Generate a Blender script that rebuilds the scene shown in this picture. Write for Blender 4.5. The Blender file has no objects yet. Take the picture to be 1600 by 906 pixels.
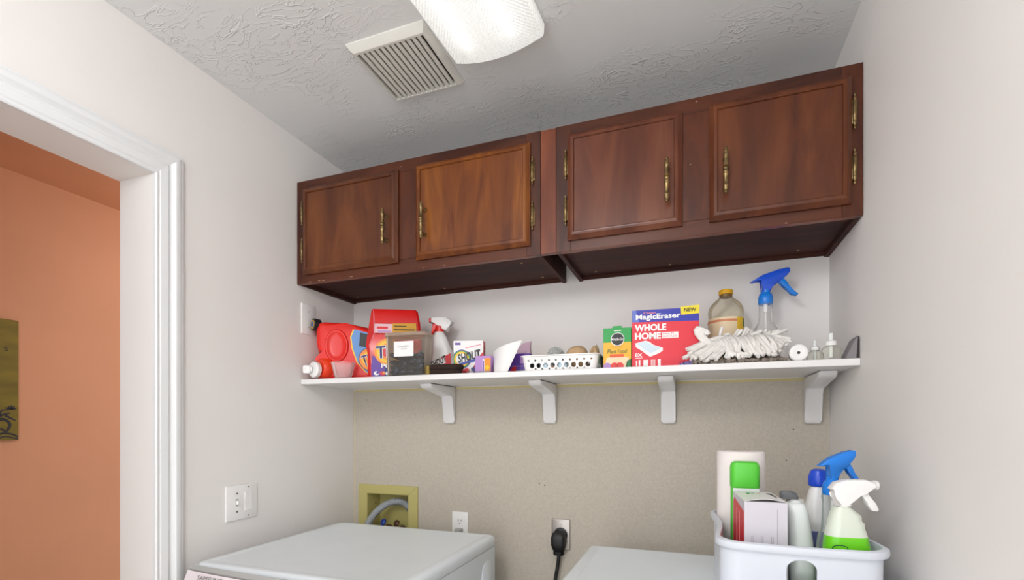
import bpy, bmesh, math, random
from math import sin, cos, pi, radians
from mathutils import Vector, Matrix
random.seed(11)
S = bpy.context.scene
C = S.collection
H = 1.385                      # eye height of the camera above the floor

# ------------------------------------------------------------------ camera
cam = bpy.data.cameras.new('camera')
cam_o = bpy.data.objects.new('camera', cam)
C.objects.link(cam_o)
cam_o.location = (0, 0, H)
cam_o.rotation_euler = (pi / 2, 0, radians(20.19))
cam.sensor_fit = 'HORIZONTAL'
cam.sensor_width = 36
cam.lens = 36 * 772 / 1600
cam.shift_y = (661 - 453) / 1600
cam.clip_start = 0.01
S.camera = cam_o

# ------------------------------------------------------------------ light, exposure
w = bpy.data.worlds.new('world')
S.world = w
w.use_nodes = True
w.node_tree.nodes['Background'].inputs[0].default_value = (0.955, 0.975, 1.0, 1)
w.node_tree.nodes['Background'].inputs[1].default_value = 1.5
S.view_settings.view_transform = 'Standard'
S.view_settings.look = 'None'
S.view_settings.gamma = 1
S.view_settings.exposure = 0.80
LENS_EMIT = 0.62
TUBE_EMIT = 0.7
HALL_POWER = 2.2
ROOM_POWER = 14.0


# ------------------------------------------------------------------ materials
def lin(c):
    if isinstance(c, str):
        c = tuple(int(c[i:i + 2], 16) / 255 for i in (0, 2, 4))
    return tuple((v / 12.92 if v <= 0.04045 else ((v + 0.055) / 1.055) ** 2.4) for v in c) + (1,)


MATS = {}


def mat(name, col, rough=0.5, metal=0.0, var=0.0, vscale=8.0, bump=0.0, bscale=60.0, spec=0.5, emit=0.0,
        stretch=None, coat=0.0, trans=0.0):
    if name in MATS:
        return MATS[name]
    m = bpy.data.materials.new(name)
    m.use_nodes = True
    nt = m.node_tree
    b = nt.nodes['Principled BSDF']
    c = lin(col)
    b.inputs['Base Color'].default_value = c
    b.inputs['Roughness'].default_value = rough
    b.inputs['Metallic'].default_value = metal
    b.inputs['Specular IOR Level'].default_value = spec
    b.inputs['Coat Weight'].default_value = coat
    tc = nt.nodes.new('ShaderNodeTexCoord')
    mp = nt.nodes.new('ShaderNodeMapping')
    nt.links.new(tc.outputs['Object'], mp.inputs['Vector'])
    if stretch:
        mp.inputs['Scale'].default_value = stretch
    n = nt.nodes.new('ShaderNodeTexNoise')
    n.inputs['Scale'].default_value = vscale
    n.inputs['Detail'].default_value = 4
    nt.links.new(mp.outputs[0], n.inputs['Vector'])
    r = nt.nodes.new('ShaderNodeValToRGB')
    v = max(var, 0.012)
    r.color_ramp.elements[0].position = 0.3
    r.color_ramp.elements[1].position = 0.7
    r.color_ramp.elements[0].color = tuple(x * (1 - v) for x in c[:3]) + (1,)
    r.color_ramp.elements[1].color = tuple(min(1, x * (1 + v)) for x in c[:3]) + (1,)
    nt.links.new(n.outputs['Fac'], r.inputs[0])
    nt.links.new(r.outputs[0], b.inputs['Base Color'])
    if bump:
        n2 = nt.nodes.new('ShaderNodeTexNoise')
        n2.inputs['Scale'].default_value = bscale
        n2.inputs['Detail'].default_value = 3
        nt.links.new(mp.outputs[0], n2.inputs['Vector'])
        bp = nt.nodes.new('ShaderNodeBump')
        bp.inputs['Strength'].default_value = bump
        bp.inputs['Distance'].default_value = 0.002
        nt.links.new(n2.outputs['Fac'], bp.inputs['Height'])
        nt.links.new(bp.outputs[0], b.inputs['Normal'])
    if emit:
        b.inputs['Emission Color'].default_value = c
        b.inputs['Emission Strength'].default_value = emit
    if trans:
        b.inputs['Transmission Weight'].default_value = trans
    MATS[name] = m
    return m


def clear_mat(name, tint, body=0.12, bodycol='ffffff', rough=0.08):
    """thin clear plastic: mostly see-through, a little body colour, Fresnel gloss"""
    m = bpy.data.materials.new(name)
    m.use_nodes = True
    nt = m.node_tree
    b = nt.nodes['Principled BSDF']
    b.inputs['Base Color'].default_value = lin(bodycol)
    b.inputs['Roughness'].default_value = rough
    t = nt.nodes.new('ShaderNodeBsdfTransparent')
    t.inputs[0].default_value = lin(tint)
    fr = nt.nodes.new('ShaderNodeFresnel')
    fr.inputs[0].default_value = 1.22
    ad = nt.nodes.new('ShaderNodeMath')
    ad.operation = 'ADD'
    ad.use_clamp = True
    ad.inputs[1].default_value = body
    b.inputs['Specular IOR Level'].default_value = 0.6
    nt.links.new(fr.outputs[0], ad.inputs[0])
    mx = nt.nodes.new('ShaderNodeMixShader')
    nt.links.new(ad.outputs[0], mx.inputs[0])
    nt.links.new(t.outputs[0], mx.inputs[1])
    nt.links.new(b.outputs[0], mx.inputs[2])
    nt.links.new(mx.outputs[0], nt.nodes['Material Output'].inputs[0])
    MATS[name] = m
    return m


def wood_mat(name, dark, mid, light, vertical=True, rough=0.32, seed=0.0):
    m = bpy.data.materials.new(name)
    m.use_nodes = True
    nt = m.node_tree
    L = nt.links.new
    b = nt.nodes['Principled BSDF']
    b.inputs['Roughness'].default_value = rough
    b.inputs['Specular IOR Level'].default_value = 0.38
    tc = nt.nodes.new('ShaderNodeTexCoord')
    mp = nt.nodes.new('ShaderNodeMapping')
    mp.inputs['Location'].default_value = (seed, seed * 1.7, seed * 0.6)
    mp.inputs['Scale'].default_value = (7, 7, 1.3) if vertical else (1.3, 7, 7)
    L(tc.outputs['Object'], mp.inputs[0])
    n = nt.nodes.new('ShaderNodeTexNoise')
    n.inputs['Scale'].default_value = 2.0
    n.inputs['Detail'].default_value = 5
    n.inputs['Distortion'].default_value = 1.2
    L(mp.outputs[0], n.inputs['Vector'])
    mp2 = nt.nodes.new('ShaderNodeMapping')
    mp2.inputs['Scale'].default_value = (160, 160, 7) if vertical else (7, 160, 160)
    L(tc.outputs['Object'], mp2.inputs[0])
    n2 = nt.nodes.new('ShaderNodeTexNoise')
    n2.inputs['Scale'].default_value = 1.0
    n2.inputs['Detail'].default_value = 3
    L(mp2.outputs[0], n2.inputs['Vector'])
    ad = nt.nodes.new('ShaderNodeMath')
    ad.operation = 'MULTIPLY_ADD'
    ad.inputs[1].default_value = 0.10
    L(n2.outputs['Fac'], ad.inputs[0])
    L(n.outputs['Fac'], ad.inputs[2])
    r = nt.nodes.new('ShaderNodeValToRGB')
    e = r.color_ramp.elements
    e[0].position = 0.36
    e[0].color = lin(dark)
    e[1].position = 0.76
    e[1].color = lin(light)
    q = e.new(0.55)
    q.color = lin(mid)
    L(ad.outputs[0], r.inputs[0])
    L(r.outputs[0], b.inputs['Base Color'])
    bp = nt.nodes.new('ShaderNodeBump')
    bp.inputs['Strength'].default_value = 0.06
    bp.inputs['Distance'].default_value = 0.001
    L(n2.outputs['Fac'], bp.inputs['Height'])
    L(bp.outputs[0], b.inputs['Normal'])
    MATS[name] = m
    return m


def ceiling_mat():
    """slap-brush textured plaster: curling ridges in patches"""
    m = mat('ceiling_plaster', 'e2e2e1', 0.75)
    nt = m.node_tree
    L = nt.links.new
    tc = nt.nodes.new('ShaderNodeTexCoord')
    mp = nt.nodes.new('ShaderNodeMapping')
    mp.inputs['Rotation'].default_value = (0, 0, 0.7)
    mp.inputs['Scale'].default_value = (1, 2.8, 1)
    L(tc.outputs['Object'], mp.inputs[0])
    n = nt.nodes.new('ShaderNodeTexNoise')
    n.inputs['Scale'].default_value = 6.5
    n.inputs['Detail'].default_value = 2.5
    n.inputs['Distortion'].default_value = 2.2
    L(mp.outputs[0], n.inputs['Vector'])
    s = nt.nodes.new('ShaderNodeMath')
    s.operation = 'SUBTRACT'
    s.inputs[1].default_value = 0.5
    L(n.outputs['Fac'], s.inputs[0])
    a = nt.nodes.new('ShaderNodeMath')
    a.operation = 'ABSOLUTE'
    L(s.outputs[0], a.inputs[0])
    r = nt.nodes.new('ShaderNodeMapRange')
    r.inputs['From Min'].default_value = 0.0
    r.inputs['From Max'].default_value = 0.028
    r.inputs['To Min'].default_value = 1.0
    r.inputs['To Max'].default_value = 0.0
    L(a.outputs[0], r.inputs['Value'])
    n3 = nt.nodes.new('ShaderNodeTexNoise')
    n3.inputs['Scale'].default_value = 3.2
    L(tc.outputs['Object'], n3.inputs['Vector'])
    mr = nt.nodes.new('ShaderNodeMapRange')
    mr.inputs['From Min'].default_value = 0.44
    mr.inputs['From Max'].default_value = 0.60
    L(n3.outputs['Fac'], mr.inputs['Value'])
    mu = nt.nodes.new('ShaderNodeMath')
    mu.operation = 'MULTIPLY'
    L(r.outputs[0], mu.inputs[0])
    L(mr.outputs[0], mu.inputs[1])
    n4 = nt.nodes.new('ShaderNodeTexNoise')
    n4.inputs['Scale'].default_value = 90
    L(tc.outputs['Object'], n4.inputs['Vector'])
    ad = nt.nodes.new('ShaderNodeMath')
    ad.operation = 'MULTIPLY_ADD'
    ad.inputs[1].default_value = 0.07
    L(n4.outputs['Fac'], ad.inputs[0])
    L(mu.outputs[0], ad.inputs[2])
    bp = nt.nodes.new('ShaderNodeBump')
    bp.inputs['Strength'].default_value = 0.55
    bp.inputs['Distance'].default_value = 0.004
    L(ad.outputs[0], bp.inputs['Height'])
    L(bp.outputs[0], nt.nodes['Principled BSDF'].inputs['Normal'])
    return m


M = {
    'wall': mat('wall_paint', 'ebe7e4', 0.6, var=0.02, vscale=2.5, bump=0.08, bscale=70),
    'ceil': ceiling_mat(),
    'trim': mat('trim_paint', 'e6e7e8', 0.3),
    'shelf': mat('shelf_paint', 'e8e6e5', 0.35),
    'floor': mat('floor_vinyl', 'cfc8bd', 0.5, var=0.12, vscale=6),
    'orange': mat('orange_paint', 'd39a76', 0.65, var=0.03, vscale=3, bump=0.06, bscale=60),
    'panel': mat('panel_paper', 'bfb6a8', 0.75, var=0.07, vscale=150, bump=0.15, bscale=320, stretch=(1, 1, 1)),
    'panel_edge': mat('panel_edge', 'cdbf86', 0.8),
    'plate': mat('plate_plastic', 'f0eeec', 0.3),
    'slot': mat('dark_slot', '2a2725', 0.6),
    'steel': mat('brushed_steel', 'a9a29d', 0.35, metal=0.9),
    'black': mat('black_rubber', '0f0f10', 0.45),
    'boxyel': mat('olive_plastic', 'bdb371', 0.5),
    'hosegrey': mat('hose_grey', '9a9fa3', 0.5),
    'blue': mat('valve_blue', '2f4fb0', 0.4),
    'brown': mat('valve_bronze', '5b4030', 0.4, metal=0.4),
    'enamel': mat('white_enamel', 'e0e6ea', 0.22, spec=0.5),
    'ctrl': mat('control_white', 'e6dbe0', 0.25),
    'greytrim': mat('grey_trim', 'a9a8a5', 0.35),
    'brass': mat('antique_brass', '8a744e', 0.34, metal=0.8, var=0.5, vscale=90),
    'lens_side': mat('lens_end', 'f2f2f0', 0.4),
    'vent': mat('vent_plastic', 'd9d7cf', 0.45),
    'vdark': mat('vent_dark', '4a4744', 0.8),
    'white': mat('white_plastic', 'eceae8', 0.35),
    'caddy': mat('caddy_plastic', 'd6dae3', 0.35),
    'red': mat('red_plastic', 'e0251c', 0.3),
    'redp': mat('red_print', 'd8202a', 0.4),
    'orangep': mat('orange_print', 'f0921e', 0.4),
    'yellowp': mat('yellow_print', 'f2c21e', 0.4),
    'goldp': mat('gold_print', 'd29a22', 0.4),
    'bluep': mat('blue_print', '2b3aa8', 0.4),
    'navyp': mat('navy_print', '23226e', 0.4),
    'skyp': mat('sky_print', '5d8fcd', 0.4),
    'purplep': mat('purple_print', '5b2f9a', 0.4),
    'lilacp': mat('lilac_print', 'b48ac9', 0.45),
    'whitep': mat('white_print', 'f1efee', 0.45),
    'blackp': mat('black_print', '17161a', 0.45),
    'greyp': mat('grey_print', '8d8a90', 0.5),
    'greenp': mat('green_print', '1f9a45', 0.45),
    'dgreenp': mat('dark_green_print', '1b5a33', 0.45),
    'limep': mat('lime_plastic', '62c43f', 0.35),
    'pinkp': mat('pink_print', 'e48a92', 0.45),
    'creamp': mat('cream_print', 'ecd6b0', 0.5),
    'mauve': mat('mauve_film', 'b795a8', 0.35),
    'cardgrey': mat('carton_grey', 'cdc9d0', 0.55),
    'paper': mat('white_paper', 'f3f1ef', 0.7),
    'yarn': mat('mop_yarn', 'ece8e3', 0.9, var=0.06, vscale=60, bump=0.5, bscale=500),
    'yarn_shade': mat('mop_yarn_shade_dirt', '8b8074', 0.9, var=0.25, vscale=70, bump=0.5, bscale=500),  # dirt plus the shade between strands, as one darker colour
    'tan': mat('tan_wool', 'c3a27c', 0.9, var=0.12, vscale=40, bump=0.4, bscale=200),
    'greywool': mat('grey_knobbly', 'a5a7a4', 0.8, var=0.25, vscale=180, bump=0.6, bscale=220),
    'bristle': mat('dark_bristle', '2c1a12', 0.9, var=0.4, vscale=200, bump=0.8, bscale=400),
    'olive': mat('olive_wood', '8c7326', 0.5, var=0.1),
    'navy': mat('navy_film', '10162c', 0.12, var=0.5, vscale=30),
    'slate': mat('slate_film', '4a5c74', 0.2, var=0.3, vscale=30),
    'wedge': mat('grey_card', '857f82', 0.6),
    'wedged': mat('dark_card', '2e2226', 0.6),
    'towel': mat('paper_towel', 'efe6e3', 0.9, bump=0.3, bscale=150),
    'cyan': mat('blue_trigger', '1f7fe0', 0.25),
    'cobalt': mat('cobalt_trigger', '1c49c8', 0.3),
    'greenliq': mat('green_liquid', '6fd21c', 0.3),
    'canvas': mat('olive_canvas', '74681f', 0.7, var=0.22, vscale=7, stretch=(1, 1, 4)),
    'offwhite': mat('offwhite_plastic', 'e2e6e4', 0.3),
    'slategrey': mat('slate_plastic', '75777a', 0.4),
    'rug': mat('pale_blue', 'bcd3df', 0.5),
    'darkjar': mat('dark_jar', '2b1f24', 0.35, var=0.5, vscale=60),
    'clear': clear_mat('clear_plastic', 'fdfdfd', 0.05),
    'clearbin': clear_mat('clear_bin', 'fdfcfa', 0.03, 'f5ece0'),
    'cupm': clear_mat('frosted_cup', 'fffafa', 0.18, 'fff0ef', 0.3),
    'frost': clear_mat('frosted_bottle', 'eaf0ee', 0.45, 'e8eeec', 0.25),
    'glass': clear_mat('refill_glass', 'fbfbf7', 0.05, 'f0f0e8'),
    'bluet': clear_mat('blue_clear', '2f8ff0', 0.55, '1f78dd', 0.2),
}
WD = [wood_mat('door_wood', '4a2412', '5d3017', '703f1e', True, 0.30, 0.0),
      wood_mat('door_wood_amber', '572a12', '723d18', '8b521d', True, 0.30, 3.1),
      wood_mat('door_wood_red', '532a1b', '633523', '71422c', True, 0.28, 5.7),
      wood_mat('door_wood_brown', '482212', '5a2d17', '6a381c', True, 0.30, 8.3)]
WF = wood_mat('frame_wood', '38170b', '4a2210', '5c2d17', False, 0.35, 1.1)
WFV = wood_mat('frame_wood_upright', '3a180c', '4c2311', '5f2f19', True, 0.33, 2.2)
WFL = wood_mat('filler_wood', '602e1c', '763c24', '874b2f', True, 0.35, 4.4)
WC = wood_mat('carcass_wood', '2c0f08', '3a160c', '482012', False, 0.7, 6.0)


# ------------------------------------------------------------------ mesh helpers
def B():
    return bmesh.new()


def bevel(bm, edges, off, seg=2):
    if off > 0:
        bmesh.ops.bevel(bm, geom=list(edges), offset=off, segments=seg, affect='EDGES', profile=0.5,
                        clamp_overlap=True)


def box(bm, x0, x1, y0, y1, z0, z1, bev=0.0, seg=2):
    v = [bm.verts.new(p) for p in ((x0, y0, z0), (x1, y0, z0), (x1, y1, z0), (x0, y1, z0),
                                   (x0, y0, z1), (x1, y0, z1), (x1, y1, z1), (x0, y1, z1))]
    f = [bm.faces.new([v[i] for i in q]) for q in
         ((0, 3, 2, 1), (4, 5, 6, 7), (0, 1, 5, 4), (1, 2, 6, 5), (2, 3, 7, 6), (3, 0, 4, 7))]
    if bev:
        bevel(bm, {e for q in f for e in q.edges}, bev, seg)
    return bm


def frame3(o, R, U):
    R = Vector(R)
    U = Vector(U)
    return Vector(o), R, U, R.cross(U)


FRONT = ((0, 0, 0), (1, 0, 0), (0, 0, 1))      # right = +X, up = +Z, outwards = -Y


def prism(bm, pts, d0, d1, fr=FRONT, bev=0.0, seg=2):
    """polygon (u,v) in the plane of fr, extruded from depth d0 to d1 along the outward normal"""
    o, R, U, N = frame3(*fr)
    a = [bm.verts.new(o + R * u + U * v + N * d0) for u, v in pts]
    b = [bm.verts.new(o + R * u + U * v + N * d1) for u, v in pts]
    n = len(pts)
    fa = [bm.faces.new(a[::-1]), bm.faces.new(b)]
    for i in range(n):
        fa.append(bm.faces.new((a[i], a[(i + 1) % n], b[(i + 1) % n], b[i])))
    if bev:
        bevel(bm, set(fa[0].edges) | set(fa[1].edges), bev, seg)
    return bm


def loft(bm, rings, cap0=True, cap1=True, closed=True):
    vs = [[bm.verts.new(p) for p in r] for r in rings]
    n = len(vs[0])
    for i in range(len(vs) - 1):
        for j in range(n if closed else n - 1):
            k = (j + 1) % n
            bm.faces.new((vs[i][j], vs[i][k], vs[i + 1][k], vs[i + 1][j]))
    if cap0:
        bm.faces.new(vs[0][::-1])
    if cap1:
        bm.faces.new(vs[-1])
    return bm


def lathe(bm, prof, seg=24, o=(0, 0, 0), ax=(0, 0, 1), sx=1.0, sy=1.0):
    ax = Vector(ax).normalized()
    t = Vector((1, 0, 0)) if abs(ax.x) < 0.9 else Vector((0, 1, 0))
    u = (t - ax * t.dot(ax)).normalized()
    v = ax.cross(u)
    o = Vector(o)
    rings = [[o + ax * z + (u * cos(2 * pi * i / seg) * sx + v * sin(2 * pi * i / seg) * sy) * max(r, 1e-4)
              for i in range(seg)] for r, z in prof]
    return loft(bm, rings)


def tube(bm, pts, r, seg=10, ribs=None):
    pts = [Vector(p) for p in pts]
    rings = []
    pu = None
    for i, p in enumerate(pts):
        t = (pts[min(i + 1, len(pts) - 1)] - pts[max(i - 1, 0)]).normalized()
        if pu is None:
            a = Vector((0, 0, 1)) if abs(t.z) < 0.9 else Vector((1, 0, 0))
            pu = (a - t * a.dot(t)).normalized()
        else:
            pu = (pu - t * pu.dot(t)).normalized()
        pv = t.cross(pu)
        rr = r[i] if isinstance(r, (list, tuple)) else r
        rings.append([p + (pu * cos(2 * pi * k / seg) + pv * sin(2 * pi * k / seg)) * rr for k in range(seg)])
    return loft(bm, rings)


def spline(ctrl, n):
    """Catmull-Rom through the control points"""
    P = [Vector(p) for p in ctrl]
    P = [P[0] * 2 - P[1]] + P + [P[-1] * 2 - P[-2]]
    out = []
    m = len(P) - 3
    for s in range(n + 1):
        g = s / n * m
        i = min(int(g), m - 1)
        t = g - i
        a, b, c, d = P[i:i + 4]
        out.append(0.5 * ((2 * b) + (c - a) * t + (2 * a - 5 * b + 4 * c - d) * t * t
                          + (3 * b - a - 3 * c + d) * t ** 3))
    return out


def rrect(wd, dp, r, z, cx=0, cy=0, n=4):
    out = []
    for qx, qy, a0 in ((1, 1, 0), (-1, 1, 90), (-1, -1, 180), (1, -1, 270)):
        for k in range(n + 1):
            a = radians(a0 + 90 * k / n)
            out.append(Vector((cx + qx * (wd / 2 - r) + r * cos(a), cy + qy * (dp / 2 - r) + r * sin(a), z)))
    return out


def disc_pts(cu, cv, r, n=24, rv=None):
    rv = r if rv is None else rv
    return [(cu + r * cos(2 * pi * i / n), cv + rv * sin(2 * pi * i / n)) for i in range(n)]


def obj(name, bm, m, parent=None, smooth=38):
    bmesh.ops.recalc_face_normals(bm, faces=bm.faces[:])
    me = bpy.data.meshes.new(name)
    bm.to_mesh(me)
    bm.free()
    me.materials.append(M[m] if isinstance(m, str) else m)
    if smooth:
        me.shade_smooth()
        me.set_sharp_from_angle(angle=radians(smooth))
    o = bpy.data.objects.new(name, me)
    C.objects.link(o)
    if parent:
        o.parent = parent
    return o


def tag(o, label, cat, group=None):
    o['label'] = label
    o['category'] = cat
    if group:
        o['group'] = group
    return o


def thing(name, label, cat, loc=(0, 0, 0), rz=0.0, group=None):
    o = bpy.data.objects.new(name, None)
    o.empty_display_size = 0.02
    C.objects.link(o)
    o.location = loc
    o.rotation_euler = (0, 0, radians(rz))
    return tag(o, label, cat, group)


def struct(name, bm, m, parent=None, smooth=30):
    o = obj(name, bm, m, parent, smooth)
    if not parent:
        o['kind'] = 'structure'
    return o


def boolean(o, cutter):
    md = o.modifiers.new('cut', 'BOOLEAN')
    md.operation = 'DIFFERENCE'
    md.solver = 'EXACT'
    md.object = cutter
    dg = bpy.context.evaluated_depsgraph_get()
    dg.update()
    me = bpy.data.meshes.new_from_object(o.evaluated_get(dg))
    o.modifiers.clear()
    o.data = me
    bpy.data.objects.remove(cutter)


def decal(parent, name, pts, m, fr, d=0.0, th=0.0005):
    return obj(name, prism(B(), pts, d, d + th, fr), m, parent, 0)


def rect(u0, u1, v0, v1):
    return [(u0, v0), (u1, v0), (u1, v1), (u0, v1)]


def text(parent, name, body, cu, cv, wd, ht, m, fr, d=0.0, shear=0.0, bold=0.0, rot=0.0):
    cv_ = bpy.data.curves.new('t', 'FONT')
    cv_.body = body
    cv_.offset = bold
    cv_.resolution_u = 3
    cv_.shear = shear
    to = bpy.data.objects.new('t', cv_)
    me = bpy.data.meshes.new_from_object(to)
    bpy.data.objects.remove(to)
    xs = [v.co.x for v in me.vertices]
    ys = [v.co.y for v in me.vertices]
    x0, x1, y0, y1 = min(xs), max(xs), min(ys), max(ys)
    o, R, U, N = frame3(*fr)
    cr, sr = cos(rot), sin(rot)
    for v in me.vertices:
        u = ((v.co.x - x0) / (x1 - x0) - 0.5) * wd
        q = ((v.co.y - y0) / (y1 - y0) - 0.5) * ht
        v.co = o + R * (cu + u * cr - q * sr) + U * (cv + u * sr + q * cr) + N * (d + 0.0006)
    me.materials.append(M[m])
    ob = bpy.data.objects.new(name, me)
    C.objects.link(ob)
    ob.parent = parent
    return ob


def copy_tree(o, parent=None):
    c = o.copy()
    C.objects.link(c)
    c.parent = parent
    for ch in list(o.children):
        copy_tree(ch, c)
    return c


# ------------------------------------------------------------------ the setting
XL, XR, YB, ZC = -1.403, 0.400, 1.800, H + 1.072
YF = -1.40                       # the room goes on behind the camera
TH = 0.135                       # left wall thickness
D0, D1, DZ = 0.12, 0.938, H + 0.690   # door opening along the left wall, and its head

bm = B(); box(bm, -2.95, 0.55, YF, 2.75, -0.05, 0)
struct('floor', bm, 'floor')
bm = B(); box(bm, XL - TH, 0.55, YF, YB + 0.14, ZC, ZC + 0.05)
struct('ceiling', bm, 'ceil')
bm = B()
box(bm, XL - TH, XL, D1, YB + 0.14, 0, ZC)
box(bm, XL - TH, XL, YF, D0, 0, ZC)
box(bm, XL - TH, XL, D0, D1, DZ, ZC)
struct('wall_left', bm, 'wall', smooth=0)
bm = B(); box(bm, XR, XR + 0.15, YF, YB + 0.14, 0, ZC)
struct('wall_right', bm, 'wall', smooth=0)
BX0, BX1, BZ0, BZ1 = -1.330, -1.118, H - 0.52, H - 0.300      # hole for the laundry valve box


def with_hole(bm, x0, x1, y0, y1, z0, z1):
    box(bm, x0, BX0, y0, y1, z0, z1)
    box(bm, BX1, x1, y0, y1, z0, z1)
    box(bm, BX0, BX1, y0, y1, z0, BZ0)
    box(bm, BX0, BX1, y0, y1, BZ1, z1)
    return bm


wb = struct('wall_back', with_hole(B(), XL, XR, YB, YB + 0.14, 0, ZC), 'wall', smooth=0)
PZ = H + 0.136
pn = obj('paper_panel', with_hole(B(), XL + 0.009, XR - 0.002, YB - 0.003, YB, 0.0, PZ), 'panel', wb, 0)
bm = B()
box(bm, XL + 0.004, XR - 0.002, YB - 0.0025, YB, PZ, PZ + 0.008)
obj('panel_top_edge', bm, 'panel_edge', wb, 0)
bm = B(); box(bm, XL + 0.0005, XL + 0.009, YB - 0.0025, YB, 0, PZ)
obj('panel_corner_edge', bm, mat('panel_side_edge', 'c9bda2', 0.8), wb, 0)
for px_, pz_ in ((-1.33, 0.10), (0.30, -0.02), (-0.55, -0.23), (0.28, -0.12), (-0.53, -0.235)):
    bm = B(); lathe(bm, [(0.0022, 0), (0.0016, 0.0006)], 8, (px_, YB - 0.003, H + pz_), (0, -1, 0))
    obj('nail_hole', bm, 'slot', wb)

# the hallway through the doorway
bm = B(); box(bm, -2.87, -2.72, YF, 2.75, 0, ZC)
struct('wall_hall', bm, 'orange', smooth=0)
bm = B(); box(bm, -2.72, XL - TH, 2.6, 2.75, 0, ZC)
struct('wall_hall_end', bm, 'orange', smooth=0)
bm = B(); box(bm, -2.72, XL - TH, YF, YF + 0.1, 0, ZC)
struct('wall_hall_blocker', bm, 'orange', smooth=0)  # unseen wall, added to keep light from the front out of the hallway
bm = B(); box(bm, -2.72, XL - TH, YF, 2.6, ZC, ZC + 0.05)
struct('ceiling_hall', bm, 'orange', smooth=0)

# door casing
prof = [(0, 0), (0, .011), (.003, .0135), (.007, .0135), (.009, .0105), (.012, .0105), (.015, .013), (.034, .0145),
        (.038, .011), (.043, .0105), (.048, .0135), (.054, .0185), (.062, .0195), (.068, .018), (.0715, .014),
        (.077, .0135), (.077, 0)]
tr = bpy.data.objects.new('trim_1', None)
C.objects.link(tr)
tr['kind'] = 'structure'
bm = B(); loft(bm, [[Vector((XL + h, D1 + t, 0)) for t, h in prof], [Vector((XL + h, D1 + t, DZ + t)) for t, h in prof]])
obj('side_casing', bm, 'trim', tr, 25)
bm = B(); loft(bm, [[Vector((XL + h, D0 - t, 0)) for t, h in prof], [Vector((XL + h, D0 - t, DZ + t)) for t, h in prof]])
obj('side_casing', bm, 'trim', tr, 25)
bm = B(); loft(bm, [[Vector((XL + h, D1 + t, DZ + t)) for t, h in prof], [Vector((XL + h, D0 - t, DZ + t)) for t, h in prof]])
obj('head_casing', bm, 'trim', tr, 25)

# added fill lamps, out of view: one in the hallway, one behind the camera
def fill_lamp(name, label, x, y, power, col):
    t = thing(name, label, 'ceiling lamp', (x, y, ZC))
    bm = B(); lathe(bm, [(0.15, 0), (0.155, -0.012), (0.15, -0.022)], 32); obj('base', bm, 'white', t)
    bm = B(); lathe(bm, [(0.14, -0.022), (0.135, -0.05), (0.10, -0.08), (0.04, -0.095), (0.002, -0.097)], 32)
    obj('glass_bowl', bm, mat('fill_lamp_glass', 'fff6ea', 0.4, emit=0.6), t)
    ld = bpy.data.lights.new('fill_bulb', 'POINT')
    ld.energy = power
    ld.color = col
    ld.shadow_soft_size = 0.14
    lo = bpy.data.objects.new('fill_bulb', ld)
    C.objects.link(lo)
    lo.location = (0, 0, -0.26)
    lo.parent = t
    return t


fill_lamp('fill_dome', 'round white lamp added out of view to light the orange hallway', -2.1, 1.85, HALL_POWER, (1, 0.96, 0.92))
fill_lamp('fill_dome', 'round white lamp added as fill light behind the camera', -0.50, -0.22, ROOM_POWER, (0.98, 0.99, 1.0))

# ------------------------------------------------------------------ wall cabinets
CZ0, CH, CY = H + 0.522, 0.384, 1.467


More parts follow.
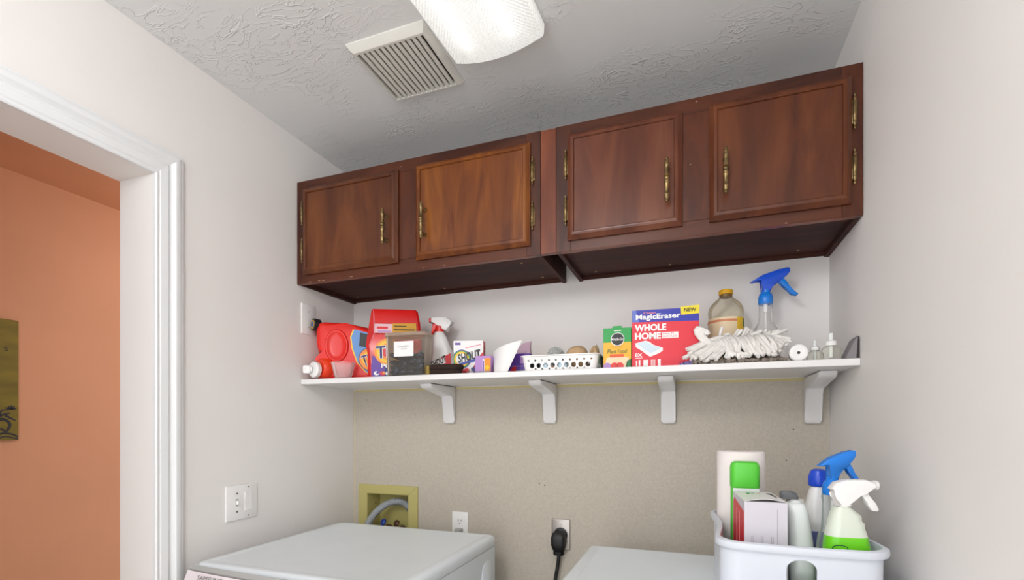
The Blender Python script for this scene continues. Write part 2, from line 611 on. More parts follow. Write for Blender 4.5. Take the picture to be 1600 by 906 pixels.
def door(parent, x0, x1, hside, wmat):
    """hside: +1 the hinges sit on the right edge, -1 on the left"""
    wd = x1 - x0
    z0, z1 = 0.030, 0.350
    bm = B(); box(bm, x0 + 0.021, x1 - 0.021, -0.0150, -0.0012, z0 + 0.021, z1 - 0.021)
    d = obj('door', bm, wmat, parent, 0)
    pr = [(0, -0.001), (0, -0.008), (0.003, -0.0105), (0.011, -0.019), (0.015, -0.0205), (0.0195, -0.0205), (0.0215, -0.0185),
          (0.0225, -0.0145), (0.0225, -0.001)]
    A, Bq, Cq, Dq = (x0, z0), (x1, z0), (x1, z1), (x0, z1)
    cen = ((x0 + x1) / 2, (z0 + z1) / 2)
    for p, q in ((A, Bq), (Bq, Cq), (Cq, Dq), (Dq, A)):
        rings = []
        for c in (p, q):
            sx = 1 if c[0] < cen[0] else -1
            sz = 1 if c[1] < cen[1] else -1
            rings.append([Vector((c[0] + sx * t, y, c[1] + sz * t)) for t, y in pr])
        bm = B(); loft(bm, rings)
        obj('door_moulding', bm, wmat, d, 25)
    hx = x0 + 0.040 if hside > 0 else x1 - 0.040
    zc = 0.149
    spindle = [(0.001, -.0615), (.0034, -.060), (.0042, -.057), (.0026, -.0545), (.0046, -.052), (.0052, -.048), (.0046, -.044),
               (.0056, -.042), (.0056, -.039), (.0044, -.036), (.0042, -.028), (.0050, -.016), (.0062, -.0105), (.0040, -.009),
               (.0062, -.006), (.0062, -.003), (.0042, 0), (.0062, .003), (.0062, .006), (.0040, .009), (.0062, .0105),
               (.0050, .016), (.0042, .028), (.0044, .036), (.0056, .039), (.0056, .042), (.0046, .044), (.0052, .048),
               (.0046, .052), (.0026, .0545), (.0042, .057), (.0034, .060), (.001, .0615)]
    bm = B(); lathe(bm, [(r * 1.22, z) for r, z in spindle], 12, (hx, -0.042, zc))
    for s in (-1, 1):
        lathe(bm, [(0.0075, 0), (0.0075, 0.003), (0.004, 0.006), (0.0036, 0.026)], 10, (hx, -0.015, zc + s * 0.041), (0, -1, 0))
    obj('handle', bm, 'brass', d, 50)
    ex = x1 + 0.0065 if hside > 0 else x0 - 0.0065
    for hz in (0.123, 0.262):
        bm = B()
        lathe(bm, [(r * 0.85, z) for r, z in [(.0005, -.046), (.0032, -.043), (.0032, -.040), (.0018, -.037), (.0045, -.034), (.0045, -.026), (.003, -.025),
                   (.0052, -.023), (.0052, .023), (.003, .025), (.0045, .026), (.0045, .034), (.0018, .037), (.0032, .040),
                   (.0032, .043), (.0005, .046)]], 10, (ex, -0.0065, hz))
        box(bm, ex - 0.007, ex + 0.007, -0.003, -0.0003, hz - 0.030, hz + 0.030, 0.001, 1)
        obj('hinge', bm, 'brass', d, 50)


def cabinet(label, x0, x1, doors, screws, chips):
    t = thing('wall_cabinet', label, 'cabinet', (x0, CY, CZ0))
    W, Dp = x1 - x0, YB - CY - 0.001
    for a in (0.0, W - 0.014):
        bm = B(); box(bm, a, a + 0.014, 0.0185, Dp, 0, CH, 0.0008, 1); obj('side_panel', bm, WC, t, 0)
    bm = B(); box(bm, 0.014, W - 0.014, 0.0185, Dp - 0.008, 0.016, 0.026); obj('bottom_panel', bm, WC, t, 0)
    bm = B(); box(bm, 0.014, W - 0.014, 0.0185, Dp - 0.008, CH - 0.012, CH); obj('top_panel', bm, WC, t, 0)
    bm = B(); box(bm, 0.014, W - 0.014, Dp - 0.008, Dp, 0.004, CH - 0.002); obj('back_panel', bm, WC, t, 0)
    st = 0.045
    mid = (doors[0][1] + doors[1][0]) / 2 - x0
    for a, b_ in ((0, st), (mid - 0.042, mid + 0.042), (W - st, W)):
        z0_, z1_ = (0, CH) if a == 0 or b_ == W else (0.042, CH - 0.042)
        bm = B(); box(bm, a, b_, 0, 0.0185, z0_, z1_, 0.0008, 1); obj('stile', bm, WFV, t, 0)
    bm = B(); box(bm, st, W - st, 0.0002, 0.0185, CH - 0.042, CH, 0.0008, 1); obj('rail', bm, WF, t, 0)
    bm = B(); box(bm, st, W - st, 0.0002, 0.0185, 0, 0.042, 0.0008, 1); obj('rail', bm, WF, t, 0)
    bm = B(); box(bm, 0.016, W - 0.016, 0.0006, 0.0180, -0.0008, -0.0001); obj('lit_rail_edge', bm, WFL, t, 0)  # paler strip: light on the raw rail underside put into its colour
    for cu_, cv_, cw_ in chips:
        decal(t, 'paint_chip', [(cu_, cv_), (cu_ + cw_, cv_ - 0.0006), (cu_ + cw_ * 1.2, cv_ + 0.0008), (cu_ + cw_ * 0.4, cv_ + 0.0016)], mat('chip_pale', 'c9a68c', 0.7), FRONT, 0.0, 0.0003)
    for (a, b_, hs, wm) in doors:
        door(t, a - x0, b_ - x0, hs, wm)
    for sx_, sy_ in screws:
        bm = B(); lathe(bm, [(0.0045, 0), (0.004, 0.002), (0.001, 0.0028)], 10, (sx_, sy_, 0.016), (0, 0, -1))
        obj('screw', bm, 'brass', t)
    return t


cabinet('dark wooden double-door wall cabinet on the left, against the left wall', XL + 0.001, -0.4455,
        [(-1.367, -0.954, -1, WD[0]), (-0.884, -0.477, 1, WD[1])], [(0.06, 0.28), (0.47, 0.29), (0.86, 0.10), (0.88, 0.28)],
        [(0.055, 0.003, 0.012), (0.098, 0.004, 0.010), (0.115, 0.003, 0.014), (0.24, 0.004, 0.012), (0.45, 0.362, 0.006), (0.54, 0.003, 0.006), (0.62, 0.004, 0.005)])
cabinet('dark wooden double-door wall cabinet on the right, against the right wall', -0.3955, XR - 0.001,
        [(-0.358, -0.030, -1, WD[2]), (0.040, 0.373, 1, WD[3])], [(0.07, 0.28), (0.32, 0.29), (0.70, 0.28)],
        [(0.40, 0.372, 0.005), (0.62, 0.003, 0.006), (0.385, 0.20, 0.003)])
bm = B(); box(bm, -0.445, -0.396, CY + 0.001, CY + 0.0195, CZ0 + 0.001, CZ0 + CH - 0.001, 0.0006, 1)
tag(obj('filler_strip', bm, WFL, None, 0), 'narrow reddish wooden filler strip between the two wall cabinets', 'filler strip')

# ------------------------------------------------------------------ shelf with brackets
SZ = H + 0.166                  # shelf top
sh = thing('wall_shelf', 'long white painted wall shelf on four brackets under the cabinets', 'shelf', (XL, YB, SZ))
bm = B(); box(bm, 0.001, XR - XL - 0.001, -0.313, -0.0005, -0.0185, 0, 0.0012, 1)
obj('board', bm, 'shelf', sh, 0)
for bx in (-0.926, -0.505, -0.082, 0.352):
    x = bx - XL
    bm = B()
    pts = [(0.0, -0.167), (0.012, -0.167), (0.020, -0.158), (0.024, -0.07), (0.030, -0.058), (0.045, -0.052), (0.16, -0.040),
           (0.192, -0.037), (0.200, -0.030), (0.202, -0.020), (0.0, -0.020)]
    prism(bm, pts, -0.024, 0.024, ((x, -0.0035, 0), (0, -1, 0), (0, 0, 1)), 0.006, 3)
    obj('bracket', bm, 'shelf', sh, 40)

# ------------------------------------------------------------------ ceiling light and vent
lt = thing('ceiling_light', 'white fluorescent ceiling light with a ribbed prismatic cover', 'ceiling light', (-0.51, 1.277, ZC), -2.5)
LY = -1.20
bm = B(); box(bm, -0.132, 0.132, LY + 0.004, -0.004, -0.02, 0, 0.002, 1); obj('housing', bm, 'lens_side', lt, 0)


def lens_material():
    m = bpy.data.materials.new('prismatic_lens')
    m.use_nodes = True
    nt = m.node_tree
    L = nt.links.new
    b = nt.nodes['Principled BSDF']
    b.inputs['Base Color'].default_value = (0.85, 0.85, 0.84, 1)
    b.inputs['Roughness'].default_value = 0.25
    b.inputs['Emission Color'].default_value = (1, 0.99, 0.965, 1)
    b.inputs['Emission Strength'].default_value = LENS_EMIT * 0.5
    tr_ = nt.nodes.new('ShaderNodeBsdfTranslucent')
    tr_.inputs[0].default_value = (0.9, 0.9, 0.88, 1)
    tc = nt.nodes.new('ShaderNodeTexCoord')
    outs = []
    for rz in (0.6, -0.6):
        mp = nt.nodes.new('ShaderNodeMapping')
        mp.inputs['Rotation'].default_value = (0, 0, rz)
        L(tc.outputs['Object'], mp.inputs[0])
        wv = nt.nodes.new('ShaderNodeTexWave')
        wv.inputs['Scale'].default_value = 42
        L(mp.outputs[0], wv.inputs[0])
        outs.append(wv)
    mu = nt.nodes.new('ShaderNodeMath')
    mu.operation = 'ADD'
    L(outs[0].outputs['Fac'], mu.inputs[0])
    L(outs[1].outputs['Fac'], mu.inputs[1])
    bp = nt.nodes.new('ShaderNodeBump')
    bp.inputs['Strength'].default_value = 0.6
    bp.inputs['Distance'].default_value = 0.004
    L(mu.outputs[0], bp.inputs['Height'])
    L(bp.outputs[0], b.inputs['Normal'])
    L(bp.outputs[0], tr_.inputs['Normal'])
    mx = nt.nodes.new('ShaderNodeMixShader')
    mx.inputs[0].default_value = 0.5
    L(b.outputs[0], mx.inputs[1])
    L(tr_.outputs[0], mx.inputs[2])
    L(mx.outputs[0], nt.nodes['Material Output'].inputs[0])
    return m


cs = [(-0.136, -0.006), (-0.1345, -0.030), (-0.131, -0.037)]
for k in range(1, 12):
    u = -0.131 + 0.262 * k / 12
    cs.append((u, -0.037 - 0.022 * (1 - (u / 0.131) ** 2)))
cs += [(0.131, -0.037), (0.1345, -0.030), (0.136, -0.006)]
bm = B(); loft(bm, [[Vector((x, y, z)) for x, z in cs] for y in (LY, -0.002)], False, False, False)
n = len(cs)
for y in (LY, -0.002):       # closed lens ends
    bm.faces.new([bm.verts.new((x, y, z)) for x, z in cs])
bmesh.ops.remove_doubles(bm, verts=bm.verts[:], dist=0.0001)
obj('diffuser', bm, lens_material(), lt, 30)
for tx in (-0.062, 0.062):
    bm = B(); lathe(bm, [(0.0125, LY + 0.05), (0.0125, -0.05)], 12, (tx, 0, -0.034), (0, 1, 0))
    obj('tube', bm, mat('tube_glow', 'ffffff', 0.5, emit=TUBE_EMIT), lt)
bm = B(); box(bm, -0.132, 0.132, -0.0015, 0.0015, -0.034, -0.001, 0.001, 1); obj('end_cap', bm, 'lens_side', lt, 0)

vt = thing('ceiling_vent', 'square off-white slatted exhaust vent on the ceiling beside the light', 'vent', (-0.80, 1.276, ZC))
VW = 0.126
bm = B()
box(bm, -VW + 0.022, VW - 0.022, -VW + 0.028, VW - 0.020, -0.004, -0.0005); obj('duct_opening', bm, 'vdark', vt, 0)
# frame: four mitred sloping rails
fp = [(0, 0), (0, -0.003), (0.010, -0.013), (0.016, -0.017), (0.022, -0.017), (0.022, 0)]
cor = [(-VW, -VW), (VW, -VW), (VW, VW), (-VW, VW)]
for i in range(4):
    rings = []
    for c in (cor[i], cor[(i + 1) % 4]):
        sx, sy = (1 if c[0] < 0 else -1), (1 if c[1] < 0 else -1)
        k = 1.25 if sy > 0 else 0.75
        rings.append([Vector((c[0] + sx * t * 0.8, c[1] + sy * t * k, z)) for t, z in fp])
    bm = B(); loft(bm, rings); obj('frame_rail', bm, 'vent', vt, 25)
NS = 12
for i in range(NS):
    x = -VW + 0.024 + (2 * VW - 0.048) * (i + 0.5) / NS
    bm = B()
    prism(bm, [(-0.0070, -0.009), (-0.0066, -0.0135), (-0.004, -0.0163), (0.004, -0.0168), (0.0058, -0.0158), (0.0062, -0.011), (0.0, -0.007)],
          -VW + 0.0275, VW - 0.0165, ((x, 0, 0), (1, 0, 0), (0, 0, 1)))
    for v in bm.verts:
        v.co.y = -v.co.y
    obj('slat', bm, 'vent', vt, 30)

# ------------------------------------------------------------------ switches and outlets
sw = thing('switch_plate', 'white two-gang plate with a toggle and a rocker switch on the left wall', 'light switch', (XL, 1.2225, H - 0.2595))
LF = ((0, 0, 0), (0, 1, 0), (0, 0, 1))        # on the left wall: right = +Y, outwards = +X
bm = B(); prism(bm, rect(-0.0595, 0.0595, -0.057, 0.057), 0, 0.0055, LF, 0.0022, 2); obj('plate', bm, 'plate', sw, 30)
bm = B(); prism(bm, rect(-0.025, -0.015, -0.012, 0.012), 0.005, 0.0062, LF); obj('toggle_slot', bm, 'greytrim', sw, 0)
bm = B(); prism(bm, [(-0.0235, -0.006), (-0.0165, -0.006), (-0.0165, 0.006), (-0.0235, 0.006)], 0.005, 0.014, LF, 0.001, 1)
obj('toggle', bm, 'plate', sw, 0)
bm = B(); prism(bm, rect(0.0065, 0.0405, -0.034, 0.034), 0.005, 0.0066, LF, 0.0008, 1); obj('rocker_frame', bm, 'plate', sw, 0)
bm = B()
loft(bm, [[Vector((x, y, z)) for x, z in ((0.0055, -0.030), (0.0085, -0.029), (0.0062, -0.002), (0.0095, 0.029), (0.0055, 0.030))]
          for y in (0.0105, 0.0365)])
obj('rocker', bm, 'plate', sw, 20)
for u, v in ((-0.020, 0.030), (-0.020, -0.030), (0.0235, 0.0475), (0.0235, -0.0475)):
    bm = B(); lathe(bm, [(0.0028, 0), (0.0024, 0.0012)], 10, (0.0055, u, v), (1, 0, 0)); obj('screw', bm, 'slot' if u < 0 else 'steel', sw)

bp_ = thing('blank_plate', 'white blank wall plate in the corner behind the red jug', 'wall plate', (XL, 1.5225, H + 0.400))
bm = B(); prism(bm, rect(-0.035, 0.035, -0.058, 0.058), 0, 0.0055, LF, 0.002, 2); obj('plate', bm, 'plate', bp_, 30)
for v in (0.030, -0.030):
    bm = B(); lathe(bm, [(0.0028, 0), (0.0022, 0.001)], 10, (0.0055, 0, v), (1, 0, 0)); obj('screw', bm, 'greytrim', bp_)

YP = YB - 0.003
wo = thing('wall_outlet', 'white duplex wall outlet above the back of the washing machine', 'outlet', (-0.8825, YP, H - 0.4135))
bm = B(); prism(bm, rect(-0.035, 0.035, -0.057, 0.057), 0, 0.005, FRONT, 0.002, 2); obj('plate', bm, 'plate', wo, 30)
for v in (0.0195, -0.0195):
    bm = B(); prism(bm, [(0.0165 * cos(a), v + max(-0.0125, min(0.0125, 0.0165 * sin(a)))) for a in [2 * pi * i / 24 for i in range(24)]],
                    0.004, 0.0065); r_ = obj('receptacle', bm, 'plate', wo, 0)
    for u, hh in ((-0.0062, 0.0045), (0.0062, 0.0035)):
        decal(r_, 'slot', rect(u - 0.001, u + 0.001, v + 0.003 - hh, v + 0.003 + hh), 'slot', FRONT, 0.0065)
    decal(r_, 'ground_hole', disc_pts(0, v - 0.0078, 0.0022, 10), 'slot', FRONT, 0.0065)
pg = thing('power_plug', 'grey plug in the white outlet, half hidden behind the washing machine', 'plug', (-0.8825, YP - 0.0071, H - 0.433))
bm = B(); loft(bm, [[p for p in [Vector((q.x, -y_, q.y)) for q in rrect(w_, h_, 0.004, 0)]] for w_, h_, y_ in
                    ((0.030, 0.024, 0), (0.030, 0.024, 0.014), (0.018, 0.016, 0.030))]); obj('plug_body', bm, 'greytrim', pg)
bm = B(); tube(bm, spline([(0, -0.026, 0), (0, -0.045, -0.012), (0.01, -0.052, -0.08), (0.02, -0.05, -0.45)], 14), 0.004, 8)
obj('cord', bm, 'greytrim', pg)

so = thing('steel_outlet', 'brushed steel dryer outlet plate low on the back wall', 'outlet', (-0.465, YP, H - 0.4145))
bm = B(); prism(bm, rect(-0.0355, 0.0355, -0.057, 0.057), 0, 0.007, FRONT, 0.004, 2); obj('plate', bm, 'steel', so, 30)
bm = B(); lathe(bm, [(0.026, 0.006), (0.026, 0.009), (0.024, 0.010)], 24, (0, 0, 0.0), (0, -1, 0)); obj('receptacle', bm, 'black', so)
bm = B(); lathe(bm, [(0.0035, 0.0065), (0.003, 0.008)], 10, (0, 0, 0.034), (0, -1, 0)); obj('screw', bm, 'steel', so)
dp = thing('dryer_plug', 'black angled dryer plug with a thick cord in the steel outlet', 'plug', (-0.467, YP - 0.0105, H - 0.432))
bm = B()
loft(bm, [[Vector((q.x, -q.y, z)) for q in rrect(w_, d_, min(w_, d_) * 0.35, 0, 0, d_ / 2 + 0.0005, 5)] for z, w_, d_ in
          ((0.031, 0.030, 0.026), (0.026, 0.046, 0.036), (0.010, 0.054, 0.040), (-0.015, 0.054, 0.040), (-0.034, 0.044, 0.034),
           (-0.038, 0.036, 0.030), (-0.052, 0.034, 0.028), (-0.054, 0.026, 0.022))])
obj('plug_body', bm, 'black', dp, 50)
for k in range(4):
    bm = B(); loft(bm, [[Vector((q.x, -q.y, z)) for q in rrect(0.039 - k * .0004, 0.0325, 0.01, 0, 0, 0.0165, 4)]
                        for z in (-0.0405 - k * 0.0034, -0.0423 - k * 0.0034)]); obj('grip_ridge', bm, 'black', dp)
bm = B(); tube(bm, spline([(0, -0.012, -0.05), (-0.004, -0.014, -0.09), (-0.014, -0.018, -0.16), (-0.022, -0.022, -0.3), (0.0, -0.03, -0.7)], 24),
               0.0068, 10); obj('cord', bm, 'black', dp)

# ------------------------------------------------------------------ laundry valve box and drain hose
vb = thing('valve_box', 'olive yellow recessed laundry valve box in the back wall', 'valve box', (-1.2245, YP, H - 0.400))
fr_o = [(-0.148, -0.150), (0.148, -0.150), (0.148, 0.136), (-0.148, 0.136)]
fr_i = [(-0.102, -0.115), (0.102, -0.115), (0.102, 0.097), (-0.102, 0.097)]
for i in range(4):
    j = (i + 1) % 4
    bm = B(); prism(bm, [fr_o[i], fr_o[j], fr_i[j], fr_i[i]], 0, 0.006, FRONT, 0.0012, 1); obj('frame_side', bm, 'boxyel', vb, 0)
for nm, a in (('back', (-0.105, 0.105, 0.088, 0.091, -0.118, 0.099)), ('side', (-0.105, -0.102, 0.0, 0.088, -0.118, 0.099)),
              ('side', (0.102, 0.105, 0.0, 0.088, -0.118, 0.099)), ('top', (-0.102, 0.102, 0.0, 0.088, 0.096, 0.099)),
              ('bottom', (-0.102, 0.102, 0.0, 0.088, -0.118, -0.115))):
    bm = B(); box(bm, *a); obj(nm + '_panel', bm, 'boxyel', vb, 0)
for vx, mt in ((-0.030, 'blue'), (0.038, 'brown')):
    bm = B(); lathe(bm, [(0.012, -0.115), (0.012, -0.075), (0.016, -0.07), (0.016, -0.052), (0.010, -0.045)], 14, (vx, 0.05, 0)); 
    lathe(bm, [(0.009, 0), (0.009, 0.03)], 12, (vx, 0.05, -0.058), (0, -1, 0))
    v_ = obj('valve', bm, 'brown', vb)
    bm = B(); lathe(bm, [(0.006, 0), (0.015, 0.003), (0.016, 0.010), (0.012, 0.014)], 14, (vx - 0.012, 0.035, -0.035), (-0.4, -0.8, 0.45))
    obj('valve_knob', bm, mt, v_)
bm = B(); lathe(bm, [(0.003, 0), (0.003, 0.001)], 8, (-0.102, 0.055, 0.045), (1, 0, 0)); obj('screw_hole', bm, 'slot', vb)
path = spline([(-1.300, 1.745, H - 0.62), (-1.303, 1.752, H - 0.46), (-1.286, 1.778, H - 0.395), (-1.245, 1.806, H - 0.352),
               (-1.200, 1.828, H - 0.338), (-1.160, 1.842, H - 0.352), (-1.140, 1.850, H - 0.395), (-1.136, 1.852, H - 0.49)], 150)
bm = B(); tube(bm, path, [0.0152 if (i % 3) else 0.0135 for i in range(len(path))], 14)
tag(obj('drain_hose', bm, 'hosegrey', None, 60), 'grey corrugated drain hose arching into the olive valve box', 'hose')

# ------------------------------------------------------------------ washing machine and dryer
WT = H - 0.395


def machine(name, label, cat, x0, x1, y0, y1, is_washer):
    t = thing(name, label, cat, ((x0 + x1) / 2, (y0 + y1) / 2, 0))
    W, Dp = x1 - x0, y1 - y0
    hw, hd = W / 2, Dp / 2
    # top panel: rounded slab with a slightly sunk field
    bm = B()
    rings = []
    for ww, dd, z, r in ((W - 0.004, Dp - 0.004, WT - 0.036, 0.022), (W, Dp, WT - 0.033, 0.024), (W, Dp, WT - 0.013, 0.024),
                         (W - 0.006, Dp - 0.006, WT - 0.005, 0.022), (W - 0.018, Dp - 0.018, WT - 0.0006, 0.018),
                         (W - 0.030, Dp - 0.030, WT, 0.014), (W - 0.058, Dp - 0.058, WT, 0.012), (W - 0.070, Dp - 0.070, WT - 0.0016, 0.010)):
        ring = rrect(ww, dd, r, z, 0, 0, 5)
        for p in ring:                      # the front edge bows forwards a little
            if p.y < -hd * 0.5:
                p.y -= 0.018 * (1 - (p.x / hw) ** 2)
        rings.append(ring)
    loft(bm, rings)
    obj('top_panel', bm, 'enamel', t, 35)
    bm = B(); loft(bm, [rrect(W - 0.006, Dp - 0.004, 0.012, z, 0, 0, 4) for z in (0.045, WT - 0.038)])
    obj('body', bm, 'enamel', t, 35)
    # grey strip and slanting control panel along the front of the top
    def front(zy):
        return [[Vector((x, -hd - 0.018 * (1 - (x / hw) ** 2) + yy, z)) for yy, z in zy] for x in [hw * k / 10 for k in range(-10, 11)]]
    bm = B(); loft(bm, front([(0.002, WT - 0.006), (-0.004, WT - 0.004), (-0.012, WT - 0.013), (-0.010, WT - 0.022), (0.002, WT - 0.034)]))
    obj('trim_strip', bm, 'greytrim', t, 40)
    bm = B(); loft(bm, front([(0.002, WT - 0.036), (-0.0105, WT - 0.0215), (-0.016, WT - 0.017), (-0.066, WT - 0.118), (-0.062, WT - 0.128), (0.002, WT - 0.130)]))
    cp = obj('control_panel', bm, 'ctrl', t, 40)
    bm = B(); loft(bm, front([(0.004, 0.05), (-0.05, 0.05), (-0.056, 0.30), (-0.060, WT - 0.132), (0.004, WT - 0.132)])); obj('front_panel', bm, 'enamel', t, 40)
    up = Vector((0, 0.050, 0.101)).normalized()
    fr = ((-0.236, -hd - 0.0093 - 0.0215, WT - 0.0290), (0.9973, -0.0734, 0), up)
    if is_washer:
        text(cp, 'lettering', 'SAMSUNG', 0, 0, 0.100, 0.0125, 'slategrey', fr, 0.0016)
        bm = B(); lathe(bm, [(0.036, 0), (0.036, 0.012), (0.030, 0.018)], 32, (0, -hd - 0.06, WT - 0.072), (0, -0.9, 0.44)); obj('dial', bm, 'greytrim', t)
    bm = B(); lathe(bm, [(0.225, 0), (0.230, 0.02), (0.215, 0.045), (0.165, 0.05), (0.150, 0.035)], 48, (0, -hd - 0.055, 0.50), (0, -1, 0))
    dr = obj('door', bm, 'greytrim', t)
    bm = B(); lathe(bm, [(0.150, 0.034), (0.12, 0.046), (0.06, 0.052), (0.001, 0.053)], 40, (0, -hd - 0.055, 0.50), (0, -1, 0)); obj('door_glass', bm, 'darkjar', dr)
    # pressed outline on each side sheet
    for s in (-1, 1):
        o_ = ((s * (hw - 0.003), 0, WT - 0.20), (0, s * 1.0, 0), (0, 0, 1))
        for cyy in (hd - 0.085, -hd + 0.12):
            bm = B()
            pts = [(s * cyy + 0.045 * cos(a), (0.085 if sin(a) > 0 else -0.35) + 0.045 * sin(a)) for a in [2 * pi * i / 32 for i in range(32)]]
            prism(bm, pts, 0, 0.0035, o_, 0.003, 2); obj('side_pressing', bm, 'enamel', t, 35)
    for sx in (-1, 1):
        for sy in (-1, 1):
            bm = B(); lathe(bm, [(0.024, 0), (0.024, 0.012), (0.012, 0.015), (0.012, 0.046)], 14, (sx * (hw - 0.06), sy * (hd - 0.06), 0)); obj('foot', bm, 'black', t)
    return t


machine('washing_machine', 'white front-loading washing machine in the left corner below the valve box', 'washing machine', -1.3335, -0.6555, 1.005, 1.628, True)
machine('dryer', 'white clothes dryer on the right under the cleaning caddy', 'dryer', -0.318, 0.368, 0.985, 1.603, False)

# ------------------------------------------------------------------ canvas in the hallway
cv = thing('wall_canvas', 'olive canvas with a black flourish on the orange hallway wall', 'canvas', (-2.7195, 1.045, H + 0.182))
bm = B(); box(bm, 0.0005, 0.022, -0.205, 0.205, -0.253, 0.253, 0.003, 2); obj('canvas_panel', bm, 'canvas', cv, 30)
CF = ((0.022, 0, 0), (0, 1, 0), (0, 0, 1))
text(cv, 'lettering', 's', 0.163, 0.128, 0.012, 0.017, 'blackp', CF)


def stroke(pts, w0, w1, n=18):
    P = spline([(a, b, 0) for a, b in pts], n)
    L_, R_ = [], []
    for i, p in enumerate(P):
        t = (P[min(i + 1, n)] - P[max(i - 1, 0)]).normalized()
        ww = w0 + (w1 - w0) * i / n
        L_.append((p.x - t.y * ww, p.y + t.x * ww))
        R_.append((p.x + t.y * ww, p.y - t.x * ww))
    return L_ + R_[::-1]


for pts, a, b in (([(0.10, -0.25), (0.115, -0.19), (0.14, -0.155), (0.175, -0.14)], 0.010, 0.003),
                  ([(0.115, -0.19), (0.15, -0.165), (0.175, -0.185), (0.165, -0.215), (0.145, -0.205)], 0.007, 0.004),
                  ([(0.16, -0.150), (0.185, -0.165), (0.195, -0.17)], 0.005, 0.002),
                  ([(0.14, -0.153), (0.15, -0.13), (0.17, -0.125)], 0.004, 0.002),
                  ([(0.05, -0.235), (0.08, -0.20), (0.11, -0.215), (0.13, -0.25)], 0.006, 0.004),
                  ([(0.12, -0.245), (0.15, -0.225), (0.18, -0.228), (0.202, -0.24)], 0.004, 0.004),
                  ([(0.135, -0.250), (0.16, -0.238), (0.202, -0.249)], 0.003, 0.003),
                  ([(-0.10, -0.25), (-0.03, -0.20), (0.05, -0.22), (0.09, -0.24)], 0.010, 0.005)):
    decal(cv, 'flourish', stroke(pts, a, b), 'blackp', CF)
for k in range(5):
    a = radians(30 + 30 * k)
    c = (0.180 + 0.012 * cos(a), -0.127 + 0.012 * sin(a))
    decal(cv, 'flourish_petal', [(c[0] + 0.010 * cos(a) * cos(q) - 0.0035 * sin(a) * sin(q), c[1] + 0.010 * sin(a) * cos(q) + 0.0035 * cos(a) * sin(q))
                                 for q in [2 * pi * i / 12 for i in range(12)]], 'blackp', CF)

# ================================================================== things on the shelf
# red detergent jug lying on its side, face turned towards the room
JT = 25.0
jug = thing('detergent_jug', 'large red laundry detergent jug lying on its side at the left end of the shelf', 'detergent jug', (-1.352, 1.512, SZ), JT)
out = [(0.012, 0.0), (0.268, 0.0), (0.268, 0.150), (0.235, 0.186), (0.185, 0.205), (0.11, 0.219), (0.03, 0.224), (0.004, 0.220),
       (-0.004, 0.195), (-0.004, 0.140), (0.004, 0.105), (0.018, 0.076), (0.004, 0.060), (-0.002, 0.040), (-0.002, 0.012)]
bm = B(); prism(bm, out, -0.105, 0.0, FRONT, 0.020, 4)
jb = obj('jug_body', bm, 'red', jug, 60)
# hollow grip: raised ring with a dished field
bm = B()
ring = lambda rx, rz, y: [Vector((0.076 + rx * cos(a), y, 0.130 + rz * sin(a))) for a in [2 * pi * i / 32 for i in range(32)]]
loft(bm, [ring(0.046, 0.064, 0.0005), ring(0.044, 0.062, -0.005), ring(0.041, 0.059, -0.0075), ring(0.037, 0.055, -0.007), ring(0.032, 0.049, -0.002), ring(0.020, 0.036, -0.0006)])
obj('grip', bm, 'red', jug, 60)
bm = B(); lathe(bm, [(0.021, 0), (0.0235, 0.003), (0.0235, 0.026), (0.020, 0.028)], 24, (0.004, 0.030, 0.212), (-0.75, -0.62, 0.05)); cp_ = obj('vent_cap', bm, 'blackp', jug)
A_ = Vector((-0.75, -0.62, 0.05)).normalized()
for k, (r_, m_) in enumerate(((0.0165, 'yellowp'), (0.013, 'navyp'), (0.009, 'skyp'), (0.006, 'navyp'))):
    bm = B(); lathe(bm, [(r_, 0.028 + k * 0.0006), (r_, 0.0286 + k * 0.0006)], 20, (0.004, 0.030, 0.212), A_); obj('cap_ring', bm, m_, cp_, 0)
bm = B(); lathe(bm, [(0.040, -0.02), (0.042, 0.0), (0.036, 0.018), (0.030, 0.024)], 24, (0.028, 0.012, 0.044), (-0.62, -0.78, 0)); obj('neck', bm, mat('red_neck', 'e8401c', 0.3), jug)
bm = B(); lathe(bm, [(0.0285, 0.024), (0.030, 0.027), (0.030, 0.040), (0.026, 0.044)], 24, (0.022, 0.008, 0.036), (-0.62, -0.78, 0)); sp = obj('spigot_cap', bm, 'whitep', jug)
bm = B(); lathe(bm, [(0.011, 0), (0.011, 0.026), (0.008, 0.028)], 16, (-0.006, -0.028, 0.036), (-0.95, -0.30, 0)); box(bm, -0.036, -0.010, -0.045, -0.022, 0.020, 0.050, 0.004, 2); obj('spigot', bm, 'whitep', jug, 40)
lab = [(0.142, 0.194), (0.250, 0.168), (0.262, 0.15), (0.262, 0.012), (0.232, 0.010), (0.188, 0.030), (0.156, 0.066), (0.137, 0.12), (0.131, 0.165)]
decal(jug, 'label_edge', [(u - 0.005, v) for u, v in lab], 'yellowp', FRONT, 0.0)
lb = decal(jug, 'label', lab, 'skyp', FRONT, 0.0006)
decal(lb, 'label_panel', [(0.160, 0.130), (0.196, 0.124), (0.200, 0.174), (0.164, 0.182)], 'blackp', FRONT, 0.0012)
decal(lb, 'label_swirl', [(0.19, 0.035), (0.262, 0.018), (0.262, 0.055), (0.215, 0.045)], 'bluep', FRONT, 0.0012)
for k, (r_, m_) in enumerate(((0.046, 'navyp'), (0.043, 'orangep'), (0.032, 'yellowp'), (0.024, 'orangep'))):
    decal(lb, 'logo_ring', disc_pts(0.204, 0.080, r_, 28), m_, FRONT, 0.0018 + 0.0006 * k)
text(lb, 'lettering', 'Tide', 0.203, 0.081, 0.064, 0.044, 'whitep', FRONT, 0.0040, 0.1, 0.04, 0.35)
text(lb, 'lettering', 'Tide', 0.203, 0.081, 0.062, 0.042, 'navyp', FRONT, 0.0044, 0.1, 0.01, 0.35)

